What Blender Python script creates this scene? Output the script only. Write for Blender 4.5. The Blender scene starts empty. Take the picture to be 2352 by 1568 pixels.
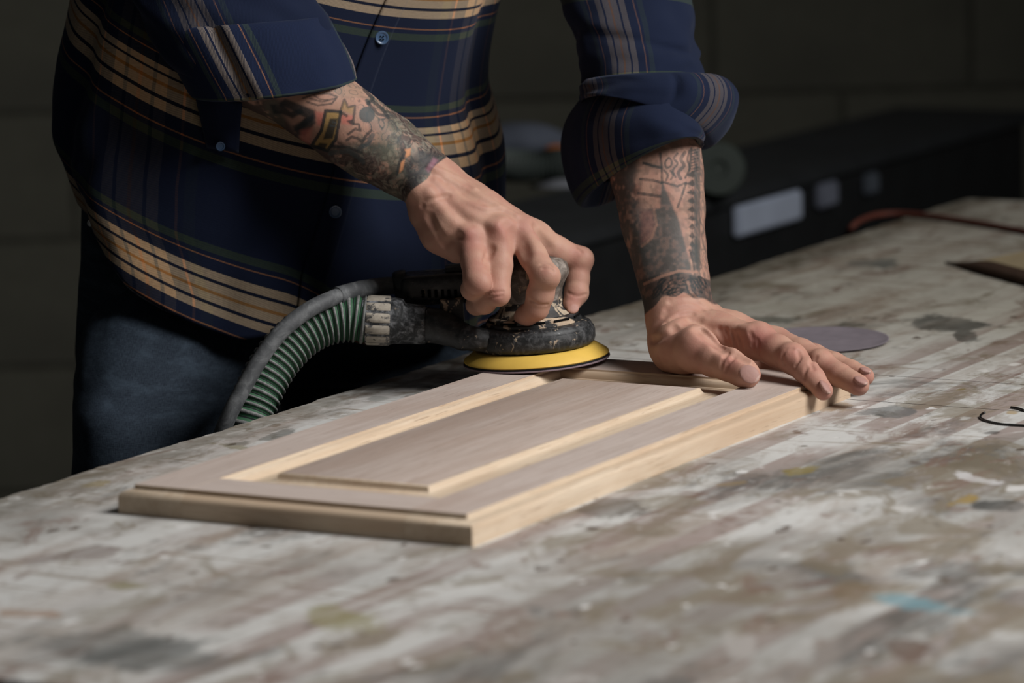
import bpy, bmesh, math, random
import numpy as np
from mathutils import Vector, Matrix
from mathutils import noise as mnoise

random.seed(7)
# ---------------------------------------------------------------- frame of reference
# The cabinet door lies on the bench.  (u, v, z): u across the door, v along it, z up from
# its top face, in "units" of S metres.  World: X right, Y away from the camera, Z up.
S = 0.000913
PSI = -0.52018
BENCH_Z = 0.90
T = 23.0                       # door thickness in units
CP, SP = math.cos(PSI), math.sin(PSI)
def W(u, v, z=0.0):
    return Vector((S*(CP*u - SP*v), S*(SP*u + CP*v), BENCH_Z + S*(z + T)))
FPX = 8820.0
PITCH, ROLL = 0.16153, -0.027
CAM = W(1768.6, -2471.9, 600.3)
cr, sr = math.cos(ROLL), math.sin(ROLL)
_f = Vector((0, math.cos(PITCH), -math.sin(PITCH)))
_r0 = Vector((1, 0, 0)); _u0 = _r0.cross(_f)
RIGHT = cr*_r0 + sr*_u0
UP = -sr*_r0 + cr*_u0
FWD = _f
def C2W(p):                    # camera-frame units (x right, y down, z ahead) -> world
    return CAM + S*(float(p[0])*RIGHT - float(p[1])*UP + float(p[2])*FWD)
def cc(px, py, d):             # measured photo position + distance -> camera-frame units
    return np.array([d*(px - 1176.0)/FPX, d*(py - 784.0)/FPX, d])
def at(px, py, d):
    return C2W(cc(px, py, d))
def ray(px, py):
    return ((px-1176.0)/FPX)*RIGHT - ((py-784.0)/FPX)*UP + FWD
def onz(px, py, z=-T):         # point of the horizontal plane z (door units) seen there
    zw = BENCH_Z + S*(z + T)
    k = ray(px, py); t = (zw - CAM.z)/k.z
    return CAM + t*k
def w2uv(P):
    x, y = P.x/S, P.y/S
    return CP*x + SP*y, -SP*x + CP*y
def depth_of(P):
    return (P - CAM).dot(FWD)/S

sc = bpy.context.scene
COL = sc.collection
# ---------------------------------------------------------------- camera
cd = bpy.data.cameras.new('camera'); cam = bpy.data.objects.new('camera', cd); COL.objects.link(cam)
cd.sensor_width = 36.0; cd.lens = FPX/2352*36.0
cd.clip_start = 0.05; cd.clip_end = 60
M = Matrix((( RIGHT.x, UP.x, -FWD.x, CAM.x), (RIGHT.y, UP.y, -FWD.y, CAM.y), (RIGHT.z, UP.z, -FWD.z, CAM.z), (0, 0, 0, 1)))
cam.matrix_world = M
cd.dof.use_dof = True; cd.dof.focus_distance = S*3490; cd.dof.aperture_fstop = 5.0; cd.dof.aperture_blades = 9
sc.camera = cam
# ---------------------------------------------------------------- light
wd = bpy.data.worlds.new('workshop_air'); sc.world = wd; wd.use_nodes = True
bgn = wd.node_tree.nodes['Background']; bgn.inputs['Color'].default_value = (0.66, 0.68, 0.68, 1); bgn.inputs['Strength'].default_value = 0.045
def area(name, loc, target, sx, sy, power, color):
    l = bpy.data.lights.new(name, 'AREA'); l.shape = 'RECTANGLE'; l.size = sx; l.size_y = sy; l.energy = power; l.color = color
    o = bpy.data.objects.new(name, l); COL.objects.link(o); o.location = loc
    o.rotation_euler = (Vector(target) - Vector(loc)).to_track_quat('-Z', 'Y').to_euler()
    return o
TGT = W(-60, 130, 40)
KEY = Vector((0.73, -0.25, 0.63)).normalized()
key = area('window_light', TGT + KEY*2.9, TGT, 1.25, 1.25, 38, (1.0, 0.985, 0.965))
key.data.spread = math.radians(106)
sc.view_settings.view_transform = 'Standard'; sc.view_settings.look = 'None'
sc.view_settings.exposure = 0.0; sc.view_settings.gamma = 1.0; sc.view_settings.use_curve_mapping = False

# ---------------------------------------------------------------- object helpers
def tag(o, label=None, cat=None, group=None, kind=None):
    if label: o['label'] = label
    if cat: o['category'] = cat
    if group: o['group'] = group
    if kind: o['kind'] = kind
    return o
def empty(name, loc, rz=0.0):
    o = bpy.data.objects.new(name, None); COL.objects.link(o); o.location = loc; o.rotation_euler = (0, 0, rz); o.empty_display_size = 0.05
    return o
def link(name, me, mats, parent=None, world=True, smooth=True):
    o = bpy.data.objects.new(name, me); COL.objects.link(o)
    for m in (mats if isinstance(mats, (list, tuple)) else [mats]): me.materials.append(m)
    if parent is not None:
        o.parent = parent
        if world: o.matrix_parent_inverse = world_of(parent).inverted()
    if smooth:
        for p in me.polygons: p.use_smooth = True
    return o
def world_of(o):
    m = Matrix.Translation(o.location) @ o.rotation_euler.to_matrix().to_4x4()
    if o.parent is not None:
        m = world_of(o.parent) @ o.matrix_parent_inverse @ m
    return m
def mesh_np(name, V, F, smooth=True):
    me = bpy.data.meshes.new(name)
    V = np.asarray(V, dtype=np.float32); F = np.asarray(F, dtype=np.int32)
    me.vertices.add(len(V)); me.vertices.foreach_set('co', V.ravel())
    n = F.shape[1]
    me.loops.add(F.size); me.loops.foreach_set('vertex_index', F.ravel())
    me.polygons.add(len(F)); me.polygons.foreach_set('loop_start', np.arange(0, F.size, n, dtype=np.int32))
    try: me.polygons.foreach_set('loop_total', np.full(len(F), n, dtype=np.int32))
    except Exception: pass
    if smooth: me.polygons.foreach_set('use_smooth', np.ones(len(F), dtype=bool))
    me.update(calc_edges=True); me.validate()
    return me
def mesh_py(name, V, F):
    me = bpy.data.meshes.new(name); me.from_pydata([tuple(v) for v in V], [], F); me.update(); return me
def from_bm(name, bm):
    me = bpy.data.meshes.new(name); bmesh.ops.recalc_face_normals(bm, faces=bm.faces); bm.to_mesh(me); bm.free(); return me
def autosmooth(me, ang=35):
    bm = bmesh.new(); bm.from_mesh(me)
    for e in bm.edges:
        if len(e.link_faces) == 2 and e.calc_face_angle(0) > math.radians(ang): e.smooth = False
    bm.to_mesh(me); bm.free()
    for p in me.polygons: p.use_smooth = True
    return me

# ---------------------------------------------------------------- material helpers
def lin(r, g, b):
    f = lambda c: (c/255/12.92 if c/255 <= 0.04045 else ((c/255+0.055)/1.055)**2.4)
    return (f(r), f(g), f(b), 1.0)
class NT:
    def __init__(s, name, rough=0.6, spec=0.4):
        s.m = bpy.data.materials.new(name); s.m.use_nodes = True; s.t = s.m.node_tree; s.n = s.t.nodes
        s.b = s.n['Principled BSDF']; s.b.inputs['Roughness'].default_value = rough; s.b.inputs['Specular IOR Level'].default_value = spec
    def new(s, kind, **kw):
        n = s.n.new(kind)
        for k, v in kw.items(): setattr(n, k, v)
        return n
    def put(s, sock, val):
        if isinstance(val, bpy.types.NodeSocket): s.t.links.new(val, sock)
        elif val is not None:
            if hasattr(sock.default_value, '__len__') and not hasattr(val, '__len__'): val = [val]*len(sock.default_value)
            sock.default_value = val
    def coord(s, kind='Object', scale=(1, 1, 1), loc=(0, 0, 0), rot=(0, 0, 0)):
        c = s.new('ShaderNodeTexCoord'); m = s.new('ShaderNodeMapping')
        s.t.links.new(c.outputs[kind], m.inputs['Vector']); m.inputs['Scale'].default_value = scale; m.inputs['Location'].default_value = loc; m.inputs['Rotation'].default_value = rot
        return m.outputs['Vector']
    def noise(s, vec, scale, detail=4, rough=0.55, dist=0.0):
        n = s.new('ShaderNodeTexNoise'); s.put(n.inputs['Vector'], vec); n.inputs['Scale'].default_value = scale; n.inputs['Detail'].default_value = detail
        n.inputs['Roughness'].default_value = rough; n.inputs['Distortion'].default_value = dist
        return n.outputs['Fac']
    def wave(s, vec, scale, dist=2.0, detail=2, axis='X', dscale=1.0):
        n = s.new('ShaderNodeTexWave', bands_direction=axis); s.put(n.inputs['Vector'], vec); n.inputs['Scale'].default_value = scale
        n.inputs['Distortion'].default_value = dist; n.inputs['Detail'].default_value = detail; n.inputs['Detail Scale'].default_value = dscale
        return n.outputs['Fac']
    def voro(s, vec, scale, feature='F1', rnd=1.0):
        n = s.new('ShaderNodeTexVoronoi', feature=feature); s.put(n.inputs['Vector'], vec); n.inputs['Scale'].default_value = scale; n.inputs['Randomness'].default_value = rnd
        return n.outputs['Distance']
    def ramp(s, fac, stops, interp='LINEAR'):
        n = s.new('ShaderNodeValToRGB'); s.put(n.inputs['Fac'], fac); r = n.color_ramp; r.interpolation = interp
        while len(r.elements) < len(stops): r.elements.new(0.5)
        for e, (p, c) in zip(r.elements, stops):
            e.position = p; e.color = c if hasattr(c, '__len__') else (c, c, c, 1)
        return n.outputs['Color']
    def step(s, fac, a, b):     # smooth 0..1 between a and b
        n = s.new('ShaderNodeMapRange', interpolation_type='SMOOTHSTEP'); s.put(n.inputs['Value'], fac); n.inputs['From Min'].default_value = a; n.inputs['From Max'].default_value = b
        return n.outputs['Result']
    def math(s, op, a, b=None):
        n = s.new('ShaderNodeMath', operation=op); s.put(n.inputs[0], a)
        if b is not None: s.put(n.inputs[1], b)
        return n.outputs[0]
    def mix(s, fac, a, b, mode='MIX'):
        n = s.new('ShaderNodeMix', data_type='RGBA', blend_type=mode); s.put(n.inputs['Factor'], fac); s.put(n.inputs['A'], a); s.put(n.inputs['B'], b)
        return n.outputs['Result']
    def bump(s, h, strength=0.3, dist=0.001, normal=None):
        n = s.new('ShaderNodeBump'); s.put(n.inputs['Height'], h); n.inputs['Strength'].default_value = strength; n.inputs['Distance'].default_value = dist
        if normal is not None: s.put(n.inputs['Normal'], normal)
        s.t.links.new(n.outputs['Normal'], s.b.inputs['Normal']); return n.outputs['Normal']
    def col(s, c): s.put(s.b.inputs['Base Color'], c)
    def sepuv(s, vec):
        n = s.new('ShaderNodeSeparateXYZ'); s.put(n.inputs[0], vec); return n.outputs

def m_simple(name, c, rough=0.6, spec=0.4, var=0.15, scale=60, metal=0.0):
    k = NT(name, rough, spec); v = k.coord('Object')
    f = k.noise(v, scale, 5, 0.6)
    d = tuple(x*(1-var) for x in c[:3])+(1,); e = tuple(min(1, x*(1+var)) for x in c[:3])+(1,)
    k.col(k.ramp(f, [(0.3, d), (0.7, e)])); k.b.inputs['Metallic'].default_value = metal
    k.bump(f, 0.15, 0.0005); return k.m

# --- bench top: layers of overspray, streaks along the length, drips
def m_bench():
    k = NT('painted_bench_top', 0.55, 0.35)
    v = k.coord('Object'); st = k.coord('Object', scale=(1, 0.22, 1)); sx = k.coord('Object', scale=(1, 0.5, 1), loc=(3.1, 1.7, 0))
    st2 = k.coord('Object', scale=(1, 0.10, 1), loc=(0.4, 5.2, 0))
    big = k.noise(sx, 3.2, 5, 0.6, 0.6); mid = k.noise(st, 14, 6, 0.62, 0.8); fine = k.noise(sx, 45, 6, 0.65, 0.4); tiny = k.noise(v, 160, 4, 0.6)
    white = lin(196, 195, 192); tan = lin(152, 140, 130); grey = lin(126, 122, 116); dark = lin(72, 71, 68); olive = lin(116, 104, 84); rose = lin(146, 130, 124)
    c = k.mix(k.step(mid, 0.47, 0.72), white, tan)
    # slat-shaped ghosts left by overspray: bands that run along the bench
    uv_ = k.sepuv(v)
    falloff = k.math('MULTIPLY', k.step(uv_[0], 0.10, 0.75), 0.11)   # patches darken across the bench: the light's falloff put into the colour
    band = k.wave(k.coord('Object', scale=(1, 0.02, 1)), 5.6, 0.5, 1, 'X', 1.5)
    where = k.step(k.noise(k.coord('Object', scale=(1, 0.5, 1), loc=(2, 2, 0)), 7.5, 4, 0.6), 0.36, 0.52)
    zone = k.math('MULTIPLY', k.step(uv_[0], 0.18, 0.30), k.step(uv_[0], 0.85, 0.65))
    ghost = k.math('MULTIPLY', k.math('MULTIPLY', k.step(band, 0.44, 0.54), where), k.math('ADD', k.math('MULTIPLY', zone, 0.6), 0.25))
    c = k.mix(ghost, c, rose)
    c = k.mix(k.math('MULTIPLY', k.step(k.noise(k.coord('Object', scale=(1, .55, 1), loc=(8, 3, 0)), 26, 6, 0.68, 0.7), 0.50, 0.64), 0.42), c, lin(136, 122, 110))
    # knife lines across the boards
    kn = k.noise(k.coord('Object', scale=(0.035, 1, 1), loc=(0, 3, 0)), 17, 3, 0.5)
    c = k.mix(k.math('MULTIPLY', k.math('SUBTRACT', 1.0, k.step(k.math('ABSOLUTE', k.math('SUBTRACT', kn, 0.5)), 0.002, 0.005)), 0.6), c, lin(112, 92, 68))
    c = k.mix(k.math('MULTIPLY', k.step(k.noise(st2, 30, 5, 0.6, 0.5), 0.50, 0.64), 0.6), c, white)
    c = k.mix(k.math('MULTIPLY', k.step(k.math('ADD', big, falloff), 0.48, 0.66), 0.7), c, grey)
    c = k.mix(k.math('MULTIPLY', k.step(k.math('ADD', falloff, k.noise(k.coord('Object', scale=(1, .45, 1), loc=(7, 2, 0)), 8.5, 6, 0.66, 0.9)), 0.56, 0.72), 0.75), c, dark)
    c = k.mix(k.math('MULTIPLY', k.step(k.math('ADD', falloff, k.noise(k.coord('Object', scale=(1, .6, 1), loc=(1, 9, 0)), 12, 6, 0.66, 1.2)), 0.56, 0.67), 0.65), c, olive)
    c = k.mix(k.math('MULTIPLY', k.step(k.noise(k.coord('Object', scale=(1, .5, 1), loc=(5, 4, 0)), 17, 6, 0.66, 1.0), 0.56, 0.66), 0.6), c, lin(112, 86, 74))
    c = k.mix(k.math('MULTIPLY', k.step(fine, 0.58, 0.72), 0.55), c, lin(90, 82, 72))
    c = k.mix(k.math('MULTIPLY', k.step(fine, 0.42, 0.30), 0.45), c, lin(205, 203, 200))
    # crisp flecks of dried paint
    sp = k.math('ADD', k.voro(k.coord('Object', scale=(1, .6, 1)), 52, 'F1'), k.math('MULTIPLY', k.math('SUBTRACT', k.noise(v, 130, 4, 0.6), 0.5), 0.45))
    pick = k.noise(v, 21, 2, 0.5)
    c = k.mix(k.math('MULTIPLY', k.math('MULTIPLY', k.step(sp, 0.26, 0.20), k.step(pick, 0.62, 0.66)), 0.85), c, lin(214, 212, 210))
    c = k.mix(k.math('MULTIPLY', k.math('MULTIPLY', k.step(sp, 0.24, 0.17), k.step(pick, 0.42, 0.38)), 0.8), c, lin(74, 58, 44))
    sa = k.new('ShaderNodeVertexColor', layer_name='stain')
    rag = k.math('ADD', sa.outputs['Alpha'], k.math('ADD', k.math('MULTIPLY', k.math('SUBTRACT', fine, 0.5), 1.7), k.math('MULTIPLY', k.math('SUBTRACT', tiny, 0.5), 0.5)))
    mott = k.mix(k.math('MULTIPLY', k.step(mid, 0.4, 0.6), 0.35), sa.outputs['Color'], c)
    c = k.mix(k.math('MULTIPLY', k.math('MULTIPLY', k.step(rag, 0.30, 0.62), k.step(sa.outputs['Alpha'], 0.02, 0.12)), 0.78), c, mott)
    lip = k.math('ADD', k.step(uv_[0], -0.035, -0.115), k.math('MULTIPLY', k.math('SUBTRACT', fine, 0.5), 2.2))   # grubby rear edge
    c = k.mix(k.math('MULTIPLY', k.step(lip, 0.45, 1.15), 0.62), c, lin(92, 84, 70))
    # far end multiplied darker: the dimmer light there is painted into the colour
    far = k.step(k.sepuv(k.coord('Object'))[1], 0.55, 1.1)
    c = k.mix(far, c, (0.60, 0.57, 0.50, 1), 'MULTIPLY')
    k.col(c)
    k.put(k.b.inputs['Roughness'], k.ramp(mid, [(0.3, 0.45), (0.7, 0.75)]))
    k.bump(k.math('ADD', k.math('MULTIPLY', fine, 0.7), k.math('MULTIPLY', tiny, 0.35)), 0.35, 0.0007)
    return k.m

# --- maple; axis = grain direction
def m_wood(name, ca, cb, cc_, axis='Y', rough=0.55, seed=0.0):
    k = NT(name, rough, 0.35)
    sc_ = (1, 0.045, 1) if axis == 'Y' else (0.045, 1, 1)
    v = k.coord('Object', scale=sc_, loc=(seed, seed*1.7, 0)); w = k.coord('Object', scale=(1, .25, 1) if axis == 'Y' else (.25, 1, 1), loc=(seed, seed, 0))
    g = k.noise(v, 150, 6, 0.68, 0.5); big = k.noise(w, 9, 4, 0.55, 0.8); pore = k.noise(v, 620, 3, 0.6)
    c = k.mix(k.step(g, 0.35, 0.68), ca, cb)
    c = k.mix(k.math('MULTIPLY', k.step(big, 0.46, 0.66), 0.55), c, cc_)
    c = k.mix(k.math('MULTIPLY', k.step(k.noise(v, 330, 5, 0.7, 0.4), 0.53, 0.66), 0.38), c, cc_)
    c = k.mix(k.math('MULTIPLY', k.step(pore, 0.60, 0.70), 0.5), c, tuple(x*0.55 for x in cc_[:3])+(1,))
    k.col(c); k.bump(pore, 0.12, 0.0002); return k.m

# --- plaid flannel, stripes from the UV layer (1 unit = one repeat)
def m_plaid(name='plaid_flannel', vert=0.36):
    k = NT(name, 0.92, 0.15)
    uv = k.coord('UV'); x, y, z = k.sepuv(uv)[0:3]
    navy = (0.0047, 0.0084, 0.0240, 1); blk = (0.0035, 0.0050, 0.013, 1); tan = (0.42, 0.315, 0.20, 1); och = (0.34, 0.165, 0.04, 1); org = (0.27, 0.12, 0.05, 1); grn = (0.030, 0.044, 0.024, 1)
    def stripes(t, tn, w=1.0):
        fr = k.math('FRACT', t)
        c0 = 0.5
        st = [(0.0, navy)]
        def add(a, b, c):
            st.append((c0 + a*w, c)); st.append((c0 + b*w, navy))
        add(-0.330, -0.275, grn); add(-0.245, -0.235, org)
        st.append((c0-0.150*w, tn)); st.append((c0-0.092*w, blk)); st.append((c0-0.072*w, tn)); st.append((c0-0.010*w, och)); st.append((c0+0.010*w, tn)); st.append((c0+0.072*w, blk)); st.append((c0+0.092*w, tn)); st.append((c0+0.150*w, navy))
        add(0.235, 0.245, org); add(0.275, 0.330, grn)
        return k.ramp(fr, st, 'CONSTANT')
    a = stripes(y, tan, 0.86)
    b = stripes(x, (0.23, 0.185, 0.135, 1), 0.58)
    tw = k.wave(k.coord('UV', rot=(0, 0, math.radians(38))), 55, 0.6, 1, 'X')
    f = k.math('ADD', 0.50, k.math('MULTIPLY', tw, 0.40))
    ab = k.mix(1.0, a, b, 'MULTIPLY'); ab = k.mix(1.0, ab, (3.0, 2.5, 1.9, 1), "MULTIPLY")
    bb = k.mix(1.0, b, (vert, vert, vert*1.04, 1), 'MULTIPLY')
    c = k.mix(f, (0.004, 0.006, 0.014, 1), a)
    c = k.mix(k.math('SUBTRACT', 1.2, tw), c, bb, 'ADD'); c = k.mix(0.8, c, ab, 'ADD')
    fz = k.noise(uv, 90, 4, 0.6)
    c = k.mix(k.math('MULTIPLY', fz, 0.45), c, (0.0054, 0.0094, 0.025, 1))
    k.col(c)
    try:
        k.b.inputs['Sheen Weight'].default_value = 0.06; k.b.inputs['Sheen Roughness'].default_value = 0.5
        k.b.inputs['Sheen Tint'].default_value = (0.6, 0.7, 1, 1)
    except Exception: pass
    k.bump(k.math('ADD', k.math('MULTIPLY', tw, 0.3), fz), 0.25, 0.0006)
    return k.m
def m_denim():
    k = NT('indigo_denim', 0.85, 0.2)
    uv = k.coord('UV'); a = k.noise(k.coord('UV', scale=(7, 1, 1)), 42, 5, 0.7); b = k.noise(k.coord('UV', scale=(1, 9, 1)), 38, 5, 0.7); big = k.noise(k.coord('UV', scale=(1, 1.4, 1)), 7.5, 6, 0.6, 0.25)
    c = k.mix(k.step(k.math('MULTIPLY', k.math('ADD', a, b), 0.5), 0.36, 0.64), (0.005, 0.009, 0.017, 1), (0.026, 0.038, 0.054, 1))
    c = k.mix(k.math('MULTIPLY', k.step(big, 0.46, 0.70), 0.32), c, (0.055, 0.080, 0.110, 1))
    k.col(c); k.bump(k.math('ADD', a, b), 0.4, 0.0006); return k.m
def m_skin():
    k = NT('tattooed_skin', 0.58, 0.26)
    at_ = k.new('ShaderNodeVertexColor', layer_name='ink')
    v = k.coord('Object'); n = k.noise(v, 380, 4, 0.6); n2 = k.noise(v, 90, 4, 0.6)
    c = k.mix(k.math('MULTIPLY', n2, 0.35), at_.outputs['Color'], (0.9, 0.78, 0.74, 1), 'MULTIPLY')
    k.col(c); k.b.inputs['Subsurface Weight'].default_value = 0.08; k.b.inputs['Subsurface Radius'].default_value = (1.0, 0.35, 0.2); k.b.inputs['Subsurface Scale'].default_value = 0.004
    k.bump(k.math('ADD', n, k.math('MULTIPLY', n2, 0.8)), 0.30, 0.0006)
    return k.m
# --- black tool plastic with sanding dust and smears of dry filler
def m_tool(name, base=(0.012, 0.013, 0.014, 1), dust=(0.16, 0.17, 0.175, 1), crust=(0.42, 0.33, 0.24, 1), dustamt=0.5, crustamt=0.6, sc_=26, rough=0.38):
    k = NT(name, rough, 0.5); v = k.coord('Object')
    n = k.noise(v, sc_*1.6, 7, 0.68, 0.5); m = k.noise(v, sc_*0.9, 6, 0.6, 0.9); f = k.noise(v, 240, 4, 0.6)
    c = k.mix(k.math('MULTIPLY', k.step(n, 0.42, 0.75), dustamt), base, dust)
    th = 0.70 - 0.28*crustamt
    mk = k.step(m, th, th+0.035)
    c = k.mix(mk, c, k.ramp(f, [(0.3, tuple(x*0.72 for x in crust[:3])+(1,)), (0.7, crust)]))
    k.col(c); k.put(k.b.inputs['Roughness'], k.mix(mk, k.ramp(n, [(0.35, rough), (0.7, 0.8)]), (0.9, 0.9, 0.9, 1)))
    k.bump(k.math('ADD', k.math('MULTIPLY', mk, 0.6), k.math('MULTIPLY', n, 0.5)), 0.4, 0.0008)
    return k.m
def m_block():
    k = NT('painted_concrete_block', 0.85, 0.2); v = k.coord('Object'); n = k.noise(v, 40, 6, 0.65); b = k.noise(v, 5, 3, 0.5)
    c = k.mix(n, lin(80, 79, 70), lin(94, 93, 83)); c = k.mix(k.math('MULTIPLY', k.step(b, 0.45, 0.7), 0.4), c, lin(66, 65, 60)); k.col(c); k.bump(n, 0.5, 0.002); return k.m
# ================================================================ the setting
def box_bm(bm, lo, hi, bev=0.0, seg=1):
    r = bmesh.ops.create_cube(bm, size=1.0)
    vs = r['verts']
    for v in vs: v.co = Vector([(lo[i]+hi[i])/2 + v.co[i]*(hi[i]-lo[i]) for i in range(3)])
    if bev > 0:
        es = {e for v in vs for e in v.link_edges}
        bmesh.ops.bevel(bm, geom=list(es), offset=bev, segments=seg, profile=0.6, affect='EDGES')
def box(name, lo, hi, mat, parent=None, bev=0.0, seg=1, world=False):
    bm = bmesh.new(); box_bm(bm, lo, hi, bev, seg)
    return link(name, from_bm(name, bm), mat, parent, world=world, smooth=False)

MB = m_block(); MFLOOR = m_simple('dusty_concrete_floor', lin(58, 54, 48), 0.85, 0.2, 0.3, 12)
MGROUT = m_simple('mortar', lin(74, 73, 65), 0.95, 0.1, 0.2, 50)
WALL_Y = (CAM.y + S*6500)
fl = box('floor', (-3.2, CAM.y - 1.6, -0.08), (3.4, WALL_Y + 0.2, 0.0), MFLOOR); tag(fl, kind='structure')
wl = empty('wall_back', (0, WALL_Y, 0)); tag(wl, kind='structure')
core = box('mortar_backing', (-3.2, 0.012, 0.0), (3.4, 0.16, 3.0), MGROUT, wl)
BL, BH, J = 0.40, 0.20, 0.008
bm = bmesh.new(); box_bm(bm, (-BL/2+J/2, 0.008, -BH/2+J/2), (BL/2-J/2, 0.03, BH/2-J/2), 0.003, 1); blk = from_bm('block', bm); blk.materials.append(MB)
first = None
zc0 = at(2000, 217, 6480).z % BH
for r in range(-1, 14):
    z = zc0 + BH*(r + 0.5)
    if z < 0.09 or z > 2.9: continue
    for c in range(-8, 9):
        x = c*BL + (0.2 if r % 2 else 0.0)
        if x < -3.0 or x > 3.1: continue
        o = bpy.data.objects.new('block', blk); COL.objects.link(o); o.parent = wl
        o.location = (x, random.uniform(-0.001, 0.001), z)

# ================================================================ workbench
bench = empty('workbench', (0, 0, 0)); bench.location = W(0, 0, -T); bench.rotation_euler = (0, 0, PSI)
tag(bench, 'long paint-splattered workbench with streaked grey and white top', 'workbench')
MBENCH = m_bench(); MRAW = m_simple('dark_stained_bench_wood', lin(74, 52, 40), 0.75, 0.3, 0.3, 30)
u0, u1 = -139.0, 1240.0
seams = [-488.0, 670.0, 798.0, 2035.0]
def uvloc(px, py): u, v = w2uv(onz(px, py)); return u, v
# (position, half sizes as measured) dried paint, knots and scorch marks of the bench top
ST = [
 (1412, 1166, 76, 19, lin(78, 68, 58), -0.06), (1835, 1081, 34, 9, lin(128, 112, 48), -0.2), (2290, 1161, 56, 13, lin(48, 49, 47), 0.06), (2218, 1148, 30, 10, lin(150, 122, 48), -0.2),
 (2160, 742, 105, 15, lin(58, 60, 58), 0.06), (2215, 768, 30, 17, lin(60, 60, 56), 0.5), (2100, 1385, 90, 13, lin(112, 146, 155), 0.14), (2240, 1098, 46, 8, lin(205, 203, 204), 0.2),
 (2340, 1122, 26, 8, lin(210, 208, 206), 0.0), (1958, 1130, 24, 5, lin(205, 203, 200), 0.1), (2070, 1168, 26, 7, lin(205, 203, 200), 0.1), (868, 915, 26, 6, lin(150, 150, 146), 0.05),
 (790, 913, 12, 4, lin(150, 140, 130), 0.0), (900, 872, 22, 5, lin(148, 116, 88), -0.1), (545, 1020, 26, 5, lin(66, 62, 44), -0.1), (530, 1024, 34, 5, lin(112, 104, 60), 0.1),
 (220, 1110, 34, 7, lin(134, 116, 56), -0.1), (640, 1000, 48, 8, lin(76, 76, 70), -0.25), (570, 985, 12, 3, lin(92, 70, 40), -0.1), (632, 977, 14, 4, lin(96, 74, 44), -0.1),
 (300, 1083, 15, 3, lin(84, 56, 42), 0.05), (345, 1082, 8, 3, lin(90, 60, 44), 0.0), (2040, 945, 60, 14, lin(92, 94, 94), 0.05), (1900, 932, 70, 10, lin(150, 126, 96), 0.08),
 (1832, 992, 16, 4, lin(100, 76, 60), 0.2), (2102, 1063, 14, 5, lin(80, 66, 60), 0.1), (1240, 1405, 26, 13, lin(92, 92, 90), 0.0), (1700, 1480, 30, 28, lin(176, 172, 168), 0.0),
 (1845, 1505, 26, 22, lin(168, 166, 162), 0.1), (2080, 1490, 66, 20, lin(98, 78, 66), 0.3), (1960, 1350, 50, 20, lin(112, 94, 70), 0.0), (290, 1345, 40, 9, lin(120, 112, 68), 0.0),
 (790, 1425, 70, 26, lin(130, 122, 78), 0.05), (70, 1408, 62, 9, lin(146, 116, 92), 0.05), (180, 1275, 90, 14, lin(118, 104, 98), -0.08), (250, 1490, 240, 34, lin(88, 90, 88), 0.03),
 (1500, 1090, 30, 3, lin(140, 120, 96), -0.25), (1690, 1110, 44, 4, lin(138, 118, 84), -0.1), (1700, 935, 40, 5, lin(120, 104, 84), 0.1), (2150, 850, 14, 4, lin(200, 198, 196), 0.0),
 (2210, 895, 12, 3, lin(120, 104, 60), 0.0), (2325, 947, 12, 4, lin(150, 118, 42), 0.0), (2216, 961, 11, 4, lin(200, 200, 198), 0.0), (2280, 994, 26, 3, lin(72, 66, 62), 0.0),
 (1950, 745, 26, 6, lin(78, 78, 70), 0.0), (1770, 735, 60, 8, lin(84, 84, 76), 0.05), (2010, 605, 50, 9, lin(86, 92, 94), 0.0), (1850, 545, 60, 6, lin(128, 120, 106), 0.0), (1780, 705, 60, 7, lin(176, 174, 168), 0.0),
]
def stain_layers(U, V_):
    """colour and coverage of the marks at bench positions (units)"""
    P = np.stack([CP*U - SP*V_, SP*U + CP*V_, np.zeros_like(U)], -1)*S + np.array([0, 0, BENCH_Z]) - np.array(CAM)
    dd = P@np.array(FWD); X = 1176 + FPX*(P@np.array(RIGHT))/dd; Y = 784 - FPX*(P@np.array(UP))/dd
    Cc = np.full(U.shape + (3,), 0.2); A = np.zeros(U.shape)
    for i, (px, py, rx, ry, c, rot) in enumerate(ST):
        dx, dy = X-px, Y-py; x_ = dx*math.cos(rot) + dy*math.sin(rot); y_ = -dx*math.sin(rot) + dy*math.cos(rot)
        w_ = 0.22*np.sin(x_/rx*3.1 + i) + 0.18*np.sin(y_/ry*2.3 + x_/rx*1.7 + i*2.2)
        q = np.sqrt((x_/rx)**2 + (y_/ry)**2) + w_
        a = np.clip(1.25 - 0.75*q, 0, 1); up = a > A
        Cc[up] = c[:3]; A = np.maximum(A, a)
    return Cc, A
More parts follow.
